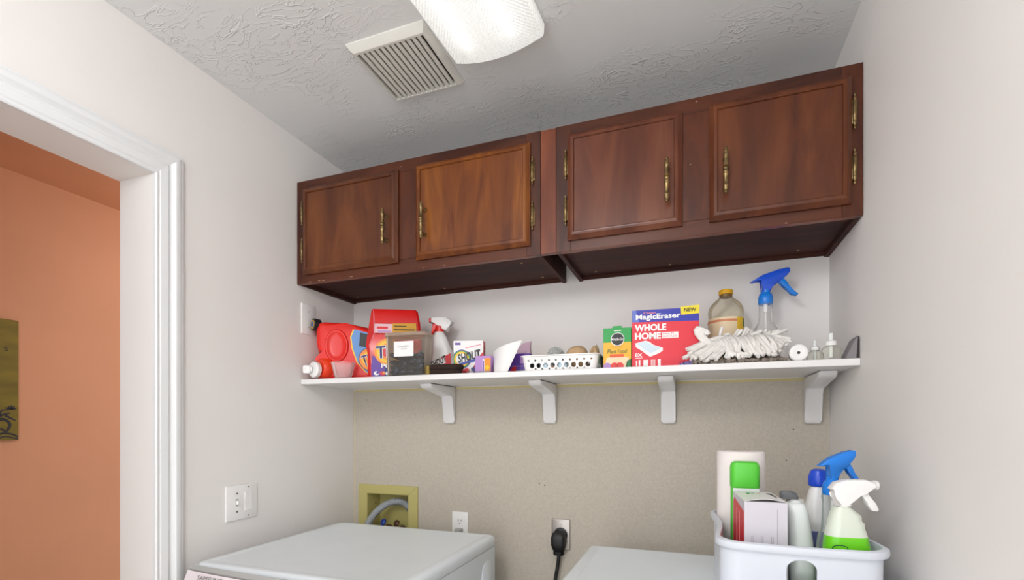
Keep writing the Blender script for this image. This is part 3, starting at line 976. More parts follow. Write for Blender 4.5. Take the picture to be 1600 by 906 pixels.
bm = B()
pf = [(0.0275, 0.0), (0.029, 0.001), (0.0425, 0.056), (0.044, 0.058), (0.044, 0.060), (0.041, 0.060), (0.040, 0.057), (0.027, 0.003), (0.001, 0.003)]
lathe(bm, [(0.001, 0.0)] + pf, 28)
cup = obj('measuring_cup', bm, 'cupm', None, 50)
cup.location = (-1.232, 1.5185, SZ)
tag(cup, 'small translucent pinkish measuring cup standing before the red jug', 'measuring cup')

# red pods pouch
pb = thing('pods_pouch', 'tall red and purple laundry pods pouch between the jug and the clear bin', 'pouch', (-1.128, 1.530, SZ), 27)
PW, PD = 0.190, 0.066
def pring(x0, x1, y0, y1, z, ch):
    return [Vector(p) for p in ((x0 + ch, y0, z), (x1 - 0.008, y0, z), (x1, y0 + 0.008, z), (x1, y1 - 0.008, z), (x1 - 0.008, y1, z), (x0 + 0.006, y1, z), (x0, y1 - 0.006, z), (x0, y0 + ch, z))]
bm = B()
loft(bm, [pring(0.000, PW, 0.004, PD - 0.004, 0.0, 0.010), pring(-0.004, PW + 0.002, 0, PD, 0.012, 0.012), pring(-0.004, PW + 0.003, -0.002, PD + 0.001, 0.09, 0.012),
          pring(-0.012, PW + 0.002, 0.000, PD, 0.125, 0.016), pring(-0.010, PW, 0.006, PD - 0.004, 0.165, 0.030), pring(-0.002, PW - 0.004, 0.016, PD - 0.012, 0.215, 0.020),
          pring(0.006, PW - 0.012, 0.024, PD - 0.022, 0.256, 0.006), pring(0.010, PW - 0.020, 0.028, PD - 0.028, 0.263, 0.004)])
obj('pouch_body', bm, mat('red_film', 'd4201e', 0.25, bump=0.3, bscale=12), pb, 30)
PF = ((0, -0.0022, 0), (1, 0, 0), (0, 0, 1))
nU = Vector((0, 0.3, 1)).normalized()
PT = ((0.0, 0.0042, 0.165), (1, 0, 0), Vector((0, 0.010 / 0.05, 1)).normalized())
decal(pb, 'purple_print', [(0.012, 0.004), (PW - 0.01, 0.004), (PW - 0.01, 0.085), (0.10, 0.080), (0.055, 0.058), (0.016, 0.085), (0.010, 0.05)], 'purplep', PF)
decal(pb, 'dark_print', [(0.060, 0.006), (PW - 0.012, 0.006), (PW - 0.012, 0.060), (0.085, 0.055), (0.060, 0.040)], 'navyp', PF, 0.0006)
for k, (r_, m_) in enumerate(((0.050, 'orangep'), (0.042, 'yellowp'), (0.031, 'orangep'), (0.022, 'redp'))):
    decal(pb, 'logo_ring', disc_pts(0.072, 0.098, r_, 28), m_, PF, 0.0012 + 0.0006 * k)
text(pb, 'lettering', 'Tide', 0.080, 0.100, 0.102, 0.048, 'whitep', PF, 0.0038, 0.1, 0.05, 0.12)
text(pb, 'lettering', 'Tide', 0.080, 0.100, 0.100, 0.046, 'navyp', PF, 0.0042, 0.1, 0.02, 0.12)
text(pb, 'lettering', 'PODS', 0.082, 0.046, 0.070, 0.017, 'whitep', PF, 0.0014, 0.0, 0.03)
for u, m_ in ((0.030, 'whitep'), (0.052, 'redp'), (0.072, 'whitep')):
    decal(pb, 'pods_print', disc_pts(u, 0.018, 0.010, 16, 0.008), m_, PF, 0.0014)
    decal(pb, 'pods_print', disc_pts(u + 0.004, 0.020, 0.005, 12), 'purplep' if m_ == 'whitep' else 'orangep', PF, 0.002)
decal(pb, 'white_band', rect(0.022, 0.087, 0.002, 0.038), mat('pale_pink_print', 'e3b9c0', 0.4), PT, 0.0055)
decal(pb, 'gold_panel', [(0.088, -0.014), (0.176, -0.014), (0.173, 0.042), (0.085, 0.040)], 'goldp', PT, 0.006)
for k, (a, b_) in enumerate(((0.092, 0.138), (0.092, 0.168), (0.098, 0.168))):
    decal(pb, 'print_line', rect(a, b_, 0.027 - 0.014 * k, 0.032 - 0.014 * k), mat('umber_print', '5c4510', 0.5), PT, 0.0066)
decal(pb, 'print_line', rect(0.030, 0.070, 0.018, 0.027), 'redp', PT, 0.0061)
decal(pb, 'print_line', rect(0.034, 0.082, 0.006, 0.011), 'lilacp', PT, 0.0061)
bm = B(); tube(bm, [(0.0155, 0.000, 0.02), (0.0085, -0.003, 0.09), (0.004, 0.0, 0.124), (0.020, 0.006, 0.165), (0.018, 0.017, 0.225), (0.014, 0.026, 0.258)], 0.0016, 6)
obj('seam', bm, 'pinkp', pb)

# clear bin of pods
BW, BD, BH = 0.152, 0.072, 0.150
cb = thing('clear_bin', 'clear plastic bin with a white card label, full of dark pods', 'bin', (-0.955, 1.531, SZ), 4)
bm = B()
loft(bm, [rrect(BW - 0.014, BD - 0.008, 0.010, 0.0), rrect(BW - 0.008, BD - 0.004, 0.012, 0.004), rrect(BW, BD, 0.012, BH - 0.012), rrect(BW + 0.008, BD + 0.006, 0.014, BH - 0.009),
          rrect(BW + 0.008, BD + 0.006, 0.014, BH), rrect(BW + 0.003, BD + 0.001, 0.012, BH), rrect(BW - 0.004, BD - 0.004, 0.011, BH - 0.012), rrect(BW - 0.012, BD - 0.008, 0.010, 0.004)])
obj('bin_body', bm, 'clearbin', cb, 40)
bm = B(); loft(bm, [rrect(BW + 0.009, BD + 0.007, 0.014, BH - 0.0085), rrect(BW + 0.010, BD + 0.008, 0.014, BH + 0.001), rrect(BW + 0.002, BD, 0.012, BH + 0.004)])
obj('lid', bm, clear_mat('lid_plastic', 'fbf6f0', 0.25, 'f0d9c6', 0.3), cb, 40)
BF = ((0, -BD / 2 - 0.0012, 0), (1, 0, 0), (0, 0, 1))
cd_ = decal(cb, 'card_label', rect(-0.039, 0.037, 0.068, 0.121), 'whitep', BF, 0, 0.0009)
text(cd_, 'lettering', 'LAUNDRY', -0.001, 0.103, 0.042, 0.0055, 'greyp', BF, 0.0006)
text(cd_, 'lettering', 'PODS', 0.0, 0.094, 0.022, 0.0055, 'greyp', BF, 0.0006)
pod = thing('detergent_pod', 'dark navy glossy detergent pod inside the clear bin', 'detergent pod', (0, 0, 0), 0, 'dark pods in the clear bin')
def pillow(bm, wx, wy, wz, o=(0, 0, 0)):
    o = Vector(o)
    def sc(z, f):
        return [o + Vector((p.x, p.y, z)) for p in rrect(wx * f, wy * f, 0.3 * wy * f, 0, 0, 0, 3)]
    return loft(bm, [sc(-wz / 2, 0.45), sc(-wz * 0.35, 0.8), sc(0, 1.0), sc(wz * 0.35, 0.8), sc(wz / 2, 0.45)])
obj('film', pillow(B(), 0.032, 0.028, 0.016), 'navy', pod, 70)
obj('liquid_pocket', pillow(B(), 0.015, 0.012, 0.010, (0.006, 0, 0.006)), 'slate', pod, 70)
k = 0
rnd = random.Random(5)
for lay in range(4):
    for ix in range(4):
        for iy in range(2):
            o = pod if k == 0 else copy_tree(pod)
            lx = -0.0495 + 0.033 * ix + rnd.uniform(-0.002, 0.002)
            ly = -0.0145 + 0.029 * iy
            a = radians(4)
            o.location = (-0.955 + lx * cos(a) - ly * sin(a), 1.531 + lx * sin(a) + ly * cos(a), SZ + 0.0135 + lay * 0.0185 + (rnd.uniform(-0.001, 0.006) if lay == 3 else 0))
            o.rotation_euler = (radians(rnd.uniform(-25, 25)) + (pi if rnd.random() < 0.4 else 0), radians(rnd.uniform(-14, 14)), radians(4 + rnd.uniform(-6, 6)))
            k += 1

# trigger heads: side outline in (u, v), metres, nozzle towards +u, collar bottom at v = 0
def blue_head(parent, s, mtl, flip=1, trig=None, su=1.0):
    q = 0.00050 * s
    head = [(908, 110), (975, 74), (1060, 50), (1104, 42), (1118, 44), (1121, 64), (1104, 84), (1082, 100), (1052, 124), (1022, 138), (1016, 165), (970, 165), (974, 118), (970, 98), (925, 112)]
    tg = [(1058, 112), (1086, 96), (1100, 108), (1118, 140), (1140, 172), (1166, 184), (1158, 193), (1132, 187), (1106, 162), (1086, 132), (1066, 122)]
    f = lambda L: [((x - 994) * q * flip * su, (232 - y) * q * 1.08) for x, y in L]
    bm = B(); prism(bm, f(head), -0.0115 * s, 0.0115 * s, FRONT, 0.0035 * s, 2)
    h = obj('trigger_head', bm, mtl, parent, 50)
    bm = B(); prism(bm, f(tg), -0.008 * s, 0.008 * s, FRONT, 0.0025 * s, 2)
    obj('trigger', bm, trig or mtl, h, 50)
    bm = B(); lathe(bm, [(0.0185 * s, 0), (0.020 * s, 0.003 * s), (0.020 * s, 0.020 * s), (0.0165 * s, 0.030 * s), (0.0125 * s, 0.034 * s), (0.0125 * s, 0.042 * s)], 28)
    obj('collar', bm, trig or mtl, h, 40)
    return h


def place_head(h, z):
    h.location = (0, 0, z)
    return h


# white stain-remover spray with red trigger, nozzle to the left
ss = thing('spray_bottle', 'white stain remover spray bottle with a red trigger behind the clear bin', 'spray bottle', (-0.907, 1.700, SZ), 12)
bm = B()
loft(bm, [rrect(a, b_, min(a, b_) * 0.42, z, c_, 0, 5) for z, a, b_, c_ in ((0, 0.088, 0.050, 0), (0.004, 0.096, 0.056, 0), (0.03, 0.098, 0.058, 0), (0.075, 0.092, 0.056, -0.001), (0.11, 0.078, 0.052, -0.004),
                                                                             (0.15, 0.056, 0.044, -0.010), (0.172, 0.044, 0.036, -0.014), (0.182, 0.034, 0.032, -0.015), (0.186, 0.030, 0.030, -0.015))])
obj('bottle_body', bm, 'white', ss, 60)
bm = B(); prism(bm, [(-0.048, 0.220), (-0.046, 0.243), (0.010, 0.244), (0.024, 0.232), (0.040, 0.222), (0.026, 0.214), (0.016, 0.186), (-0.014, 0.200), (-0.030, 0.222)], -0.013, 0.013, FRONT, 0.004, 2)
sh_ = obj('trigger_head', bm, 'white', ss, 50)
bm = B(); prism(bm, [(-0.040, 0.224), (-0.028, 0.222), (-0.024, 0.210), (-0.034, 0.190), (-0.044, 0.176), (-0.049, 0.178), (-0.042, 0.200)], -0.008, 0.008, FRONT, 0.002, 2); obj('trigger', bm, 'red', sh_, 50)
bm = B(); lathe(bm, [(0.007, 0), (0.0085, 0.004), (0.0085, 0.010)], 14, (-0.046, 0, 0.232), (-1, 0, 0)); obj('nozzle', bm, 'red', sh_)
bm = B(); lathe(bm, [(0.0165, 0.186), (0.0165, 0.206), (0.012, 0.210)], 24, (-0.015, 0, 0)); obj('collar', bm, 'red', ss)
SF = ((0, -0.0292, 0), (1, 0, 0), (0, 0, 1))
decal(ss, 'label', [(-0.042, 0.014), (0.038, 0.026), (0.036, 0.100), (0.012, 0.088), (-0.040, 0.060)], 'redp', SF)
decal(ss, 'label_panel', [(-0.040, 0.020), (0.026, 0.032), (0.014, 0.084), (-0.040, 0.064)], 'whitep', SF, 0.0006)
text(ss, 'lettering', 'SHOUT', -0.010, 0.068, 0.064, 0.026, 'blackp', SF, 0.0014, 0.2, 0.03, 0.42)
decal(ss, 'label_stripe', [(-0.040, 0.036), (0.026, 0.058), (0.024, 0.065), (-0.040, 0.043)], 'redp', SF, 0.0014)

# scrub brush
br = thing('scrub_brush', 'low dark scrub brush with an olive end lying beside the clear bin', 'brush', (-0.803, 1.522, SZ), 3)
def stadium(L, W_, z, n=8):
    o = []
    for s, a0 in ((1, -90), (-1, 90)):
        for i in range(n + 1):
            a = radians(a0 + 180 * i / n)
            o.append(Vector((s * (L / 2 - W_ / 2) + W_ / 2 * cos(a), W_ / 2 * sin(a), z)))
    return o
bm = B(); loft(bm, [stadium(0.126, 0.050, 0.018), stadium(0.130, 0.054, 0.022), stadium(0.130, 0.054, 0.030), stadium(0.122, 0.046, 0.035)]); obj('brush_back', bm, 'bristle', br, 40)
bm = B(); loft(bm, [stadium(0.122, 0.050, 0.0), stadium(0.118, 0.044, 0.018)]); obj('bristles', bm, 'bristle', br, 40)
bm = B(); box(bm, -0.0665, -0.050, -0.0275, 0.0275, 0.0, 0.0335, 0.006, 2); obj('brush_end', bm, 'olive', br, 40)


# a carton: body with prints on its front (local x 0..w, front face at y = 0)
def carton(name, label, cat, loc, rz, W_, Dp, Hh, m, group=None):
    t = thing(name, label, cat, loc, rz, group)
    bm = B(); box(bm, 0, W_, 0, Dp, 0, Hh, 0.0008, 1); obj('carton_body', bm, m, t, 0)
    return t


sb = carton('stain_carton', 'white and red carton of colour catcher sheets leaning on nothing, right of the spray bottle', 'carton', (-0.806, 1.585, SZ), 14, 0.108, 0.045, 0.128, 'whitep')
sb['label'] = 'white and red stain remover carton standing right of the white spray bottle'
FR = FRONT
decal(sb, 'red_corner', [(0.060, 0.0), (0.1079, 0.0), (0.1079, 0.088), (0.092, 0.070), (0.080, 0.046), (0.062, 0.020)], 'redp', FR)
for k, (r_, m_) in enumerate(((0.034, 'purplep'), (0.031, 'greenp'), (0.027, 'yellowp'), (0.020, 'whitep'))):
    decal(sb, 'swirl_ring', [(max(0.001, u), v) for u, v in disc_pts(0.030, 0.062, r_, 28)], m_, FR, 0.0006 * (k + 1))
text(sb, 'lettering', 'SHOUT', 0.058, 0.072, 0.086, 0.032, 'blackp', FR, 0.0032, 0.25, 0.03, 0.22)
decal(sb, 'label_bar', rect(0.006, 0.026, 0.113, 0.121), 'purplep', FR)
decal(sb, 'label_stripe', [(0.020, 0.038), (0.084, 0.056), (0.084, 0.064), (0.020, 0.046)], 'bluep', FR, 0.0034)
decal(sb, 'label_stripe', [(0.044, 0.100), (0.100, 0.112), (0.100, 0.115), (0.044, 0.103)], 'pinkp', FR)
for u, v, m_ in ((0.030, 0.014, 'redp'), (0.048, 0.018, 'redp'), (0.040, 0.008, 'pinkp'), (0.074, 0.022, 'navyp'), (0.060, 0.012, 'whitep')):
    decal(sb, 'garment_print', [(u - 0.012, v - 0.008), (u + 0.010, v - 0.008), (u + 0.013, v + 0.004), (u + 0.004, v + 0.012), (u - 0.008, v + 0.009)], m_, FR, 0.0040)
RS = ((0.108, 0, 0), (0, 1, 0), (0, 0, 1))
decal(sb, 'side_print', rect(0.001, 0.044, 0.001, 0.127), 'redp', RS)
decal(sb, 'side_print', rect(0.012, 0.030, 0.050, 0.110), mat('dark_red_print', '8f1a24', 0.5), RS, 0.0006)

p1 = carton('dryer_sheet_carton', 'small lilac and orange carton in front of the stain remover carton', 'carton', (-0.698, 1.535, SZ), 3, 0.056, 0.030, 0.062, 'lilacp')
decal(p1, 'orange_print', rect(0.034, 0.0555, 0.001, 0.054), 'orangep', FR)
decal(p1, 'white_line', rect(0.027, 0.033, 0.004, 0.050), 'whitep', FR)
decal(p1, 'purple_line', rect(0.0285, 0.0315, 0.006, 0.046), 'purplep', FR, 0.0006)
decal(p1, 'flower_print', disc_pts(0.044, 0.022, 0.008, 10), 'yellowp', FR, 0.0006)
decal(p1, 'foot_band', rect(0.001, 0.055, 0.001, 0.010), 'greyp', FR, 0.0012)

pp = thing('paper_sheet', 'curled white sheet of paper propped between the lilac and purple cartons', 'paper', (-0.592, 1.520, SZ))
bm = B()
nu, nv = 12, 8
rows = []
for j in range(nv + 1):
    v = j / nv
    row = []
    for i in range(nu + 1):
        u = i / nu
        xl, xr = -0.032 - 0.036 * v, 0.012 + 0.045 * v
        x = xl + (xr - xl) * u
        z = 0.001 + v * (0.078 + 0.030 * u)
        y = 0.010 + 0.045 * v * (1 - u) ** 2 + 0.020 * v - 0.018 * sin(pi * u) * (0.4 + 0.6 * v)
        row.append((x, y, z))
    rows.append(row)
g0 = [[bm.verts.new(p) for p in r] for r in rows]
g1 = [[bm.verts.new((p[0], p[1] + 0.0012, p[2])) for p in r] for r in rows]
for j in range(nv):
    for i in range(nu):
        bm.faces.new((g0[j][i], g0[j][i + 1], g0[j + 1][i + 1], g0[j + 1][i]))
        bm.faces.new((g1[j][i + 1], g1[j][i], g1[j + 1][i], g1[j + 1][i + 1]))
for i in range(nu):
    for j in (0, nv):
        bm.faces.new((g0[j][i], g0[j][i + 1], g1[j][i + 1], g1[j][i]))
for j in range(nv):
    for i in (0, nu):
        bm.faces.new((g0[j][i], g0[j + 1][i], g1[j + 1][i], g1[j][i]))
obj('sheet', bm, 'paper', pp, 60)

p2 = carton('dryer_sheet_carton', 'purple carton with a torn open film top behind the curled paper', 'carton', (-0.606, 1.605, SZ), 6, 0.080, 0.040, 0.074, 'purplep')
decal(p2, 'white_line', rect(0.002, 0.078, 0.030, 0.032), 'lilacp', FR)
decal(p2, 'lilac_panel', rect(0.044, 0.066, 0.040, 0.066), 'lilacp', FR)
decal(p2, 'foot_band', rect(0.001, 0.079, 0.001, 0.016), 'greyp', FR)
decal(p2, 'red_corner', [(0.001, 0.002), (0.030, 0.002), (0.030, 0.030), (0.018, 0.028)], 'redp', FR, 0.0006)
bm = B()
loft(bm, [[Vector((x + dx, y, z)) for x, y in ((0.030, 0.006), (0.078, 0.006), (0.078, 0.034), (0.030, 0.034))] for z, dx in ((0.0745, 0),)] +
     [[Vector(p) for p in ((0.034, 0.010, 0.095), (0.076, 0.009, 0.095), (0.077, 0.028, 0.094), (0.036, 0.030, 0.095))],
      [Vector(p) for p in ((0.052, 0.014, 0.112), (0.080, 0.013, 0.117), (0.080, 0.018, 0.117), (0.052, 0.019, 0.112))]])
obj('film_top', bm, 'mauve', p2, 30)
oc = carton('orange_carton', 'low orange carton behind the left end of the perforated basket', 'carton', (-0.562, 1.700, SZ), 2, 0.085, 0.05, 0.075, 'orangep')
decal(oc, 'label_band', rect(0.003, 0.082, 0.020, 0.036), 'yellowp', FR)

# perforated basket
KW, KD, KH = 0.244, 0.105, 0.049
bk = thing('perforated_basket', 'low white basket with rows of round holes in the middle of the shelf', 'basket', (-0.398, 1.552, SZ), 3)
bm = B()
loft(bm, [rrect(KW - 0.020, KD - 0.020, 0.012, 0.0, 0, 0, 5), rrect(KW - 0.014, KD - 0.014, 0.014, 0.003, 0, 0, 5), rrect(KW, KD, 0.016, KH - 0.004, 0, 0, 5), rrect(KW + 0.008, KD + 0.008, 0.018, KH - 0.003, 0, 0, 5),
          rrect(KW + 0.008, KD + 0.008, 0.018, KH, 0, 0, 5), rrect(KW - 0.002, KD - 0.002, 0.016, KH, 0, 0, 5), rrect(KW - 0.006, KD - 0.006, 0.014, KH - 0.006, 0, 0, 5), rrect(KW - 0.019, KD - 0.019, 0.012, 0.005, 0, 0, 5)])
bo = obj('basket_body', bm, 'white', bk, 40)
cut = B()
for i in range(9):
    x = -0.088 + i * 0.0222
    lathe(cut, [(0.0078, -0.09), (0.0078, 0.09)], 20, (x, 0, 0.0165), (0, 1, 0))
for i in range(10):
    x = -0.099 + i * 0.0222
    lathe(cut, [(0.0033, -0.09), (0.0033, 0.09)], 12, (x, 0, 0.0325), (0, 1, 0))
    if 0 < i < 9:
        lathe(cut, [(0.0030, -0.09), (0.0030, 0.09)], 10, (x, 0, 0.0065), (0, 1, 0))
for i in range(3):
    lathe(cut, [(0.0078, -0.2), (0.0078, 0.2)], 20, (0, -0.024 + i * 0.024, 0.0165), (1, 0, 0))
co_ = obj('cut', cut, 'white', bk, 0)
bpy.context.view_layer.update()
boolean(bo, co_)
bo.data.shade_smooth()
bo.data.set_sharp_from_angle(angle=radians(35))


def lumpy(bm, rx, ry, rz, seed, amp=0.06, u=24, v=14):
    r = random.Random(seed)
    ph = [(r.uniform(1, 3.5), r.uniform(1, 3.5), r.uniform(0, 6)) for _ in range(4)]
    rings = []
    for j in range(1, v):
        th = pi * j / v
        ring = []
        for i in range(u):
            a = 2 * pi * i / u
            k = 1 + amp * sum(sin(round(f) * a + g * th + p) for f, g, p in ph) / 2
            ring.append(Vector((rx * sin(th) * cos(a) * k, ry * sin(th) * sin(a) * k, -rz * cos(th) * k)))
        rings.append(ring)
    return loft(bm, rings)


def ball(name, label, cat, loc, r, m, seed, amp, group=None, rr=None):
    bm = B(); lumpy(bm, r, r, rr or r, seed, amp)
    o = obj(name, bm, m, None, 80)
    o.location = loc
    return tag(o, label, cat, group)


# knobbly ball with studs
kb = thing('massage_ball', 'grey knobbly ball in the perforated basket', 'ball', (-0.4225, 1.562, SZ + 0.0525))
obj('core', lumpy(B(), 0.029, 0.029, 0.029, 1, 0.0), 'greywool', kb, 80)
bm = B()
for i in range(130):
    z = 1 - 2 * (i + 0.5) / 130
    a = i * 2.39996
    d_ = Vector((math.sqrt(1 - z * z) * cos(a), math.sqrt(1 - z * z) * sin(a), z))
    lathe(bm, [(0.0018, 0.0285), (0.0016, 0.0305), (0.0006, 0.0315)], 6, (0, 0, 0), d_)
st_ = obj('studs', bm, mat('stud_grey', 'c9cbc8', 0.5), kb, 60)
st_['kind'] = 'stuff'
ball('wool_ball', 'large tan wool ball rising from the perforated basket', 'ball', (-0.349, 1.560, SZ + 0.0450), 0.0375, 'tan', 4, 0.05)
tb = ball('cloth_bundle', 'knotted tan cloth bundle at the right end of the perforated basket', 'cloth', (-0.2965, 1.572, SZ + 0.048), 0.0165, 'tan', 9, 0.16, rr=0.030)
for k, (x, m_, r_, lb_) in enumerate(((-0.490, 'darkjar', 0.0165, 'dark jar at the left end inside the perforated basket'), (-0.467, 'darkjar', 0.0, ''))):
    if r_:
        t = thing('small_jar', lb_, 'jar', (x + 0.006, 1.533, SZ + 0.0055))
        bm = B(); lathe(bm, [(r_ - 0.002, 0), (r_, 0.002), (r_, 0.026), (r_ - 0.004, 0.030)], 20); obj('jar_body', bm, m_, t)
        bm = B(); lathe(bm, [(r_ - 0.003, 0.030), (r_ - 0.003, 0.037), (r_ - 0.005, 0.038)], 20); obj('lid', bm, 'blackp', t)
for x, lb_, m_ in ((-0.447, 'pale blue tub second from the left inside the perforated basket', 'rug'), (-0.389, 'pale blue tub under the big tan ball inside the perforated basket', 'rug')):
    t = thing('small_tub', lb_, 'tub', (x, 1.524, SZ + 0.0055))
    bm = B(); lathe(bm, [(0.012, 0), (0.0165, 0.002), (0.0165, 0.020 if x < -0.42 else 0.018), (0.014, 0.021)], 20); obj('tub_body', bm, m_, t)
    bm = B(); lathe(bm, [(0.0155, 0.021), (0.0155, 0.0245), (0.0145, 0.0255)], 20); obj('lid', bm, 'white', t)
pk = carton('dark_packet', 'tiny dark patterned packet between the basket and the plant food box', 'packet', (-0.2755, 1.568, SZ), 20, 0.014, 0.010, 0.045, 'darkjar')
for v in (0.008, 0.020, 0.032):
    decal(pk, 'spot_print', disc_pts(0.007, v, 0.003, 10), mat('plum_print', '7a4a5c', 0.5), FR)

# plant food box
pl = carton('plant_food_box', 'green and yellow plant food box beside the big red box', 'box', (-0.262, 1.530, SZ), 4, 0.084, 0.045, 0.126, 'greenp')
decal(pl, 'yellow_print', rect(0.0005, 0.0835, 0.0005, 0.082), mat('amber_print', 'eab024', 0.45), FR)
decal(pl, 'pale_print', [(0.004, 0.001), (0.080, 0.001), (0.076, 0.034), (0.042, 0.044), (0.010, 0.034)], 'creamp', FR, 0.0006)
decal(pl, 'logo_disc', disc_pts(0.043, 0.091, 0.0205, 28), 'whitep', FR, 0.0012)
decal(pl, 'logo_disc', disc_pts(0.043, 0.091, 0.0185, 28), 'blackp', FR, 0.0018)
decal(pl, 'logo_band', rect(0.024, 0.062, 0.0865, 0.0955), 'blackp', FR, 0.0022)
text(pl, 'lettering', 'Miracle-Gro', 0.043, 0.091, 0.038, 0.0085, 'whitep', FR, 0.0026, 0.2, 0.01)
decal(pl, 'print_line', rect(0.024, 0.058, 0.0660, 0.0685), 'goldp', FR, 0.0012)
text(pl, 'lettering', 'Plant Food', 0.042, 0.054, 0.058, 0.013, mat('olive_print', '5a5a18', 0.5).name and 'dgreenp', FR, 0.0014, 0.1)
decal(pl, 'orange_band', rect(0.020, 0.062, 0.036, 0.045), mat('vermilion_print', 'e0592a', 0.5), FR, 0.0014)
for u, r_, m_ in ((0.012, 0.012, 'lilacp'), (0.034, 0.012, 'red'), (0.050, 0.012, 'red')):
    decal(pl, 'flower_print', [(max(0.001, a), max(0.001, b_)) for a, b_ in disc_pts(u, 0.008, r_, 14, 0.012)], m_, FR, 0.0014)
decal(pl, 'leaf_print', [(0.066, 0.001), (0.0832, 0.001), (0.0832, 0.030), (0.072, 0.024)], 'dgreenp', FR, 0.0014)
text(pl, 'leaf_stripe', '|', 0.077, 0.013, 0.002, 0.018, 'greenp', FR, 0.002)
bm = B(); prism(bm, [(0.026, -0.004), (0.058, -0.004), (0.055, 0.0045), (0.030, 0.0045)], 0.0, 0.003, ((0, 0.002, 0.1275), (1, 0, 0), (0, 0, 1)), 0.0008, 1); obj('tab', bm, 'greenp', pl, 0)
decal(pl, 'print_line', rect(0.032, 0.054, 0.1165, 0.1185), 'whitep', FR)

# big red and blue box
eb = carton('sponge_box', 'large red and blue cleaning sponge box at the centre right of the shelf', 'box', (-0.1765, 1.536, SZ), 5, 0.192, 0.055, 0.176, mat('box_red', 'df2c3c', 0.4))
decal(eb, 'blue_band', [(0.0005, 0.140), (0.1915, 0.136), (0.1915, 0.1755), (0.0005, 0.1755)], mat('band_blue', '2c34a6', 0.4), FR)
decal(eb, 'light_corner', [(0.0005, 0.140), (0.022, 0.1395), (0.012, 0.1755), (0.0005, 0.1755)], mat('band_light', '5f74c4', 0.4), FR, 0.0005)
text(eb, 'lettering', 'MagicEraser', 0.076, 0.1525, 0.128, 0.021, 'whitep', FR, 0.0008, 0.0, 0.03, 0.01)
text(eb, 'lettering', 'Clean', 0.052, 0.166, 0.036, 0.006, 'pinkp', FR, 0.001, 0.0, 0.02, 0.01)
text(eb, 'lettering', 'WHOLE', 0.054, 0.122, 0.092, 0.021, 'whitep', FR, 0.0004, 0.0, 0.045)
text(eb, 'lettering', 'HOME', 0.047, 0.097, 0.076, 0.021, 'whitep', FR, 0.0004, 0.0, 0.045)
decal(eb, 'white_panel', rect(0.088, 0.134, 0.088, 0.106), 'whitep', FR)
text(eb, 'lettering', 'MULTI', 0.106, 0.1015, 0.030, 0.005, 'pinkp', FR, 0.0006, 0, 0.01)
text(eb, 'lettering', 'SURFACE', 0.110, 0.0935, 0.040, 0.005, 'pinkp', FR, 0.0006, 0, 0.01)
sp_ = [(0.010, 0.076), (0.040, 0.083), (0.052, 0.079), (0.064, 0.069), (0.090, 0.060), (0.090, 0.051), (0.080, 0.044), (0.054, 0.034), (0.044, 0.040), (0.030, 0.052), (0.012, 0.064)]
decal(eb, 'sponge_print', sp_, 'whitep', FR)
decal(eb, 'sponge_top_print', [(0.014, 0.075), (0.040, 0.081), (0.062, 0.068), (0.086, 0.060), (0.056, 0.044), (0.034, 0.058)], mat('ice_print', 'cfe0ea', 0.5), FR, 0.0006)
text(eb, 'lettering', '8X', 0.020, 0.040, 0.022, 0.011, 'whitep', FR, 0.0, 0, 0.03)
decal(eb, 'white_line', rect(0.010, 0.032, 0.0305, 0.0320), 'whitep', FR)
for a, b_, h_ in ((0.012, 0.016, 0.020), (0.020, 0.025, 0.022), (0.034, 0.048, 0.022), (0.056, 0.058, 0.022), (0.061, 0.063, 0.022), (0.066, 0.068, 0.022), (0.076, 0.084, 0.023)):
    decal(eb, 'icon_print', rect(a, b_, 0.006, 0.003 + h_), 'whitep', FR)
yt = decal(eb, 'new_flag', [(0.142, 0.155), (0.192, 0.157), (0.193, 0.182), (0.141, 0.179)], mat('flag_yellow', 'ead52a', 0.45), FR, 0.0008, 0.001)
text(eb, 'lettering', 'NEW', 0.167, 0.169, 0.034, 0.011, 'blackp', FR, 0.0022, 0, 0.02)
text(eb, 'lettering', '15', 0.146, 0.010, 0.016, 0.012, 'navyp', FR, 0.0010, 0, 0.02)
decal(eb, 'lilac_corner', [(0.120, 0.0005), (0.1915, 0.0005), (0.1915, 0.024), (0.160, 0.018)], mat('corner_lilac', '8f86c8', 0.45), FR, 0.0004)

# clear bottle with yellow cap
yb = thing('juice_bottle', 'clear plastic bottle with a yellow cap and cream label behind the mop head', 'bottle', (0.0965, 1.722, SZ))
bm = B(); lathe(bm, [(0.001, 0.0), (0.046, 0.0), (0.051, 0.006), (0.052, 0.08), (0.050, 0.085), (0.052, 0.090), (0.052, 0.166), (0.0505, 0.170), (0.052, 0.175), (0.053, 0.188), (0.051, 0.200), (0.046, 0.211),
                     (0.036, 0.222), (0.026, 0.230), (0.0195, 0.236), (0.018, 0.246), (0.001, 0.246)], 40)
obj('bottle_body', bm, clear_mat('amber_clear', 'fdfbf4', 0.05, 'f0ead8', 0.12), yb, 60)
bm = B(); lathe(bm, [(0.0185, 0.236), (0.0195, 0.239), (0.0195, 0.2435), (0.0185, 0.2445)], 32); obj('neck_ring', bm, mat('umber_ring', '7a5a2c', 0.4), yb)
bm = B(); lathe(bm, [(0.0200, 0.2445), (0.0215, 0.2455), (0.0215, 0.256), (0.020, 0.259), (0.001, 0.259)], 40); obj('cap', bm, mat('cap_yellow', 'e3ab1f', 0.4), yb)


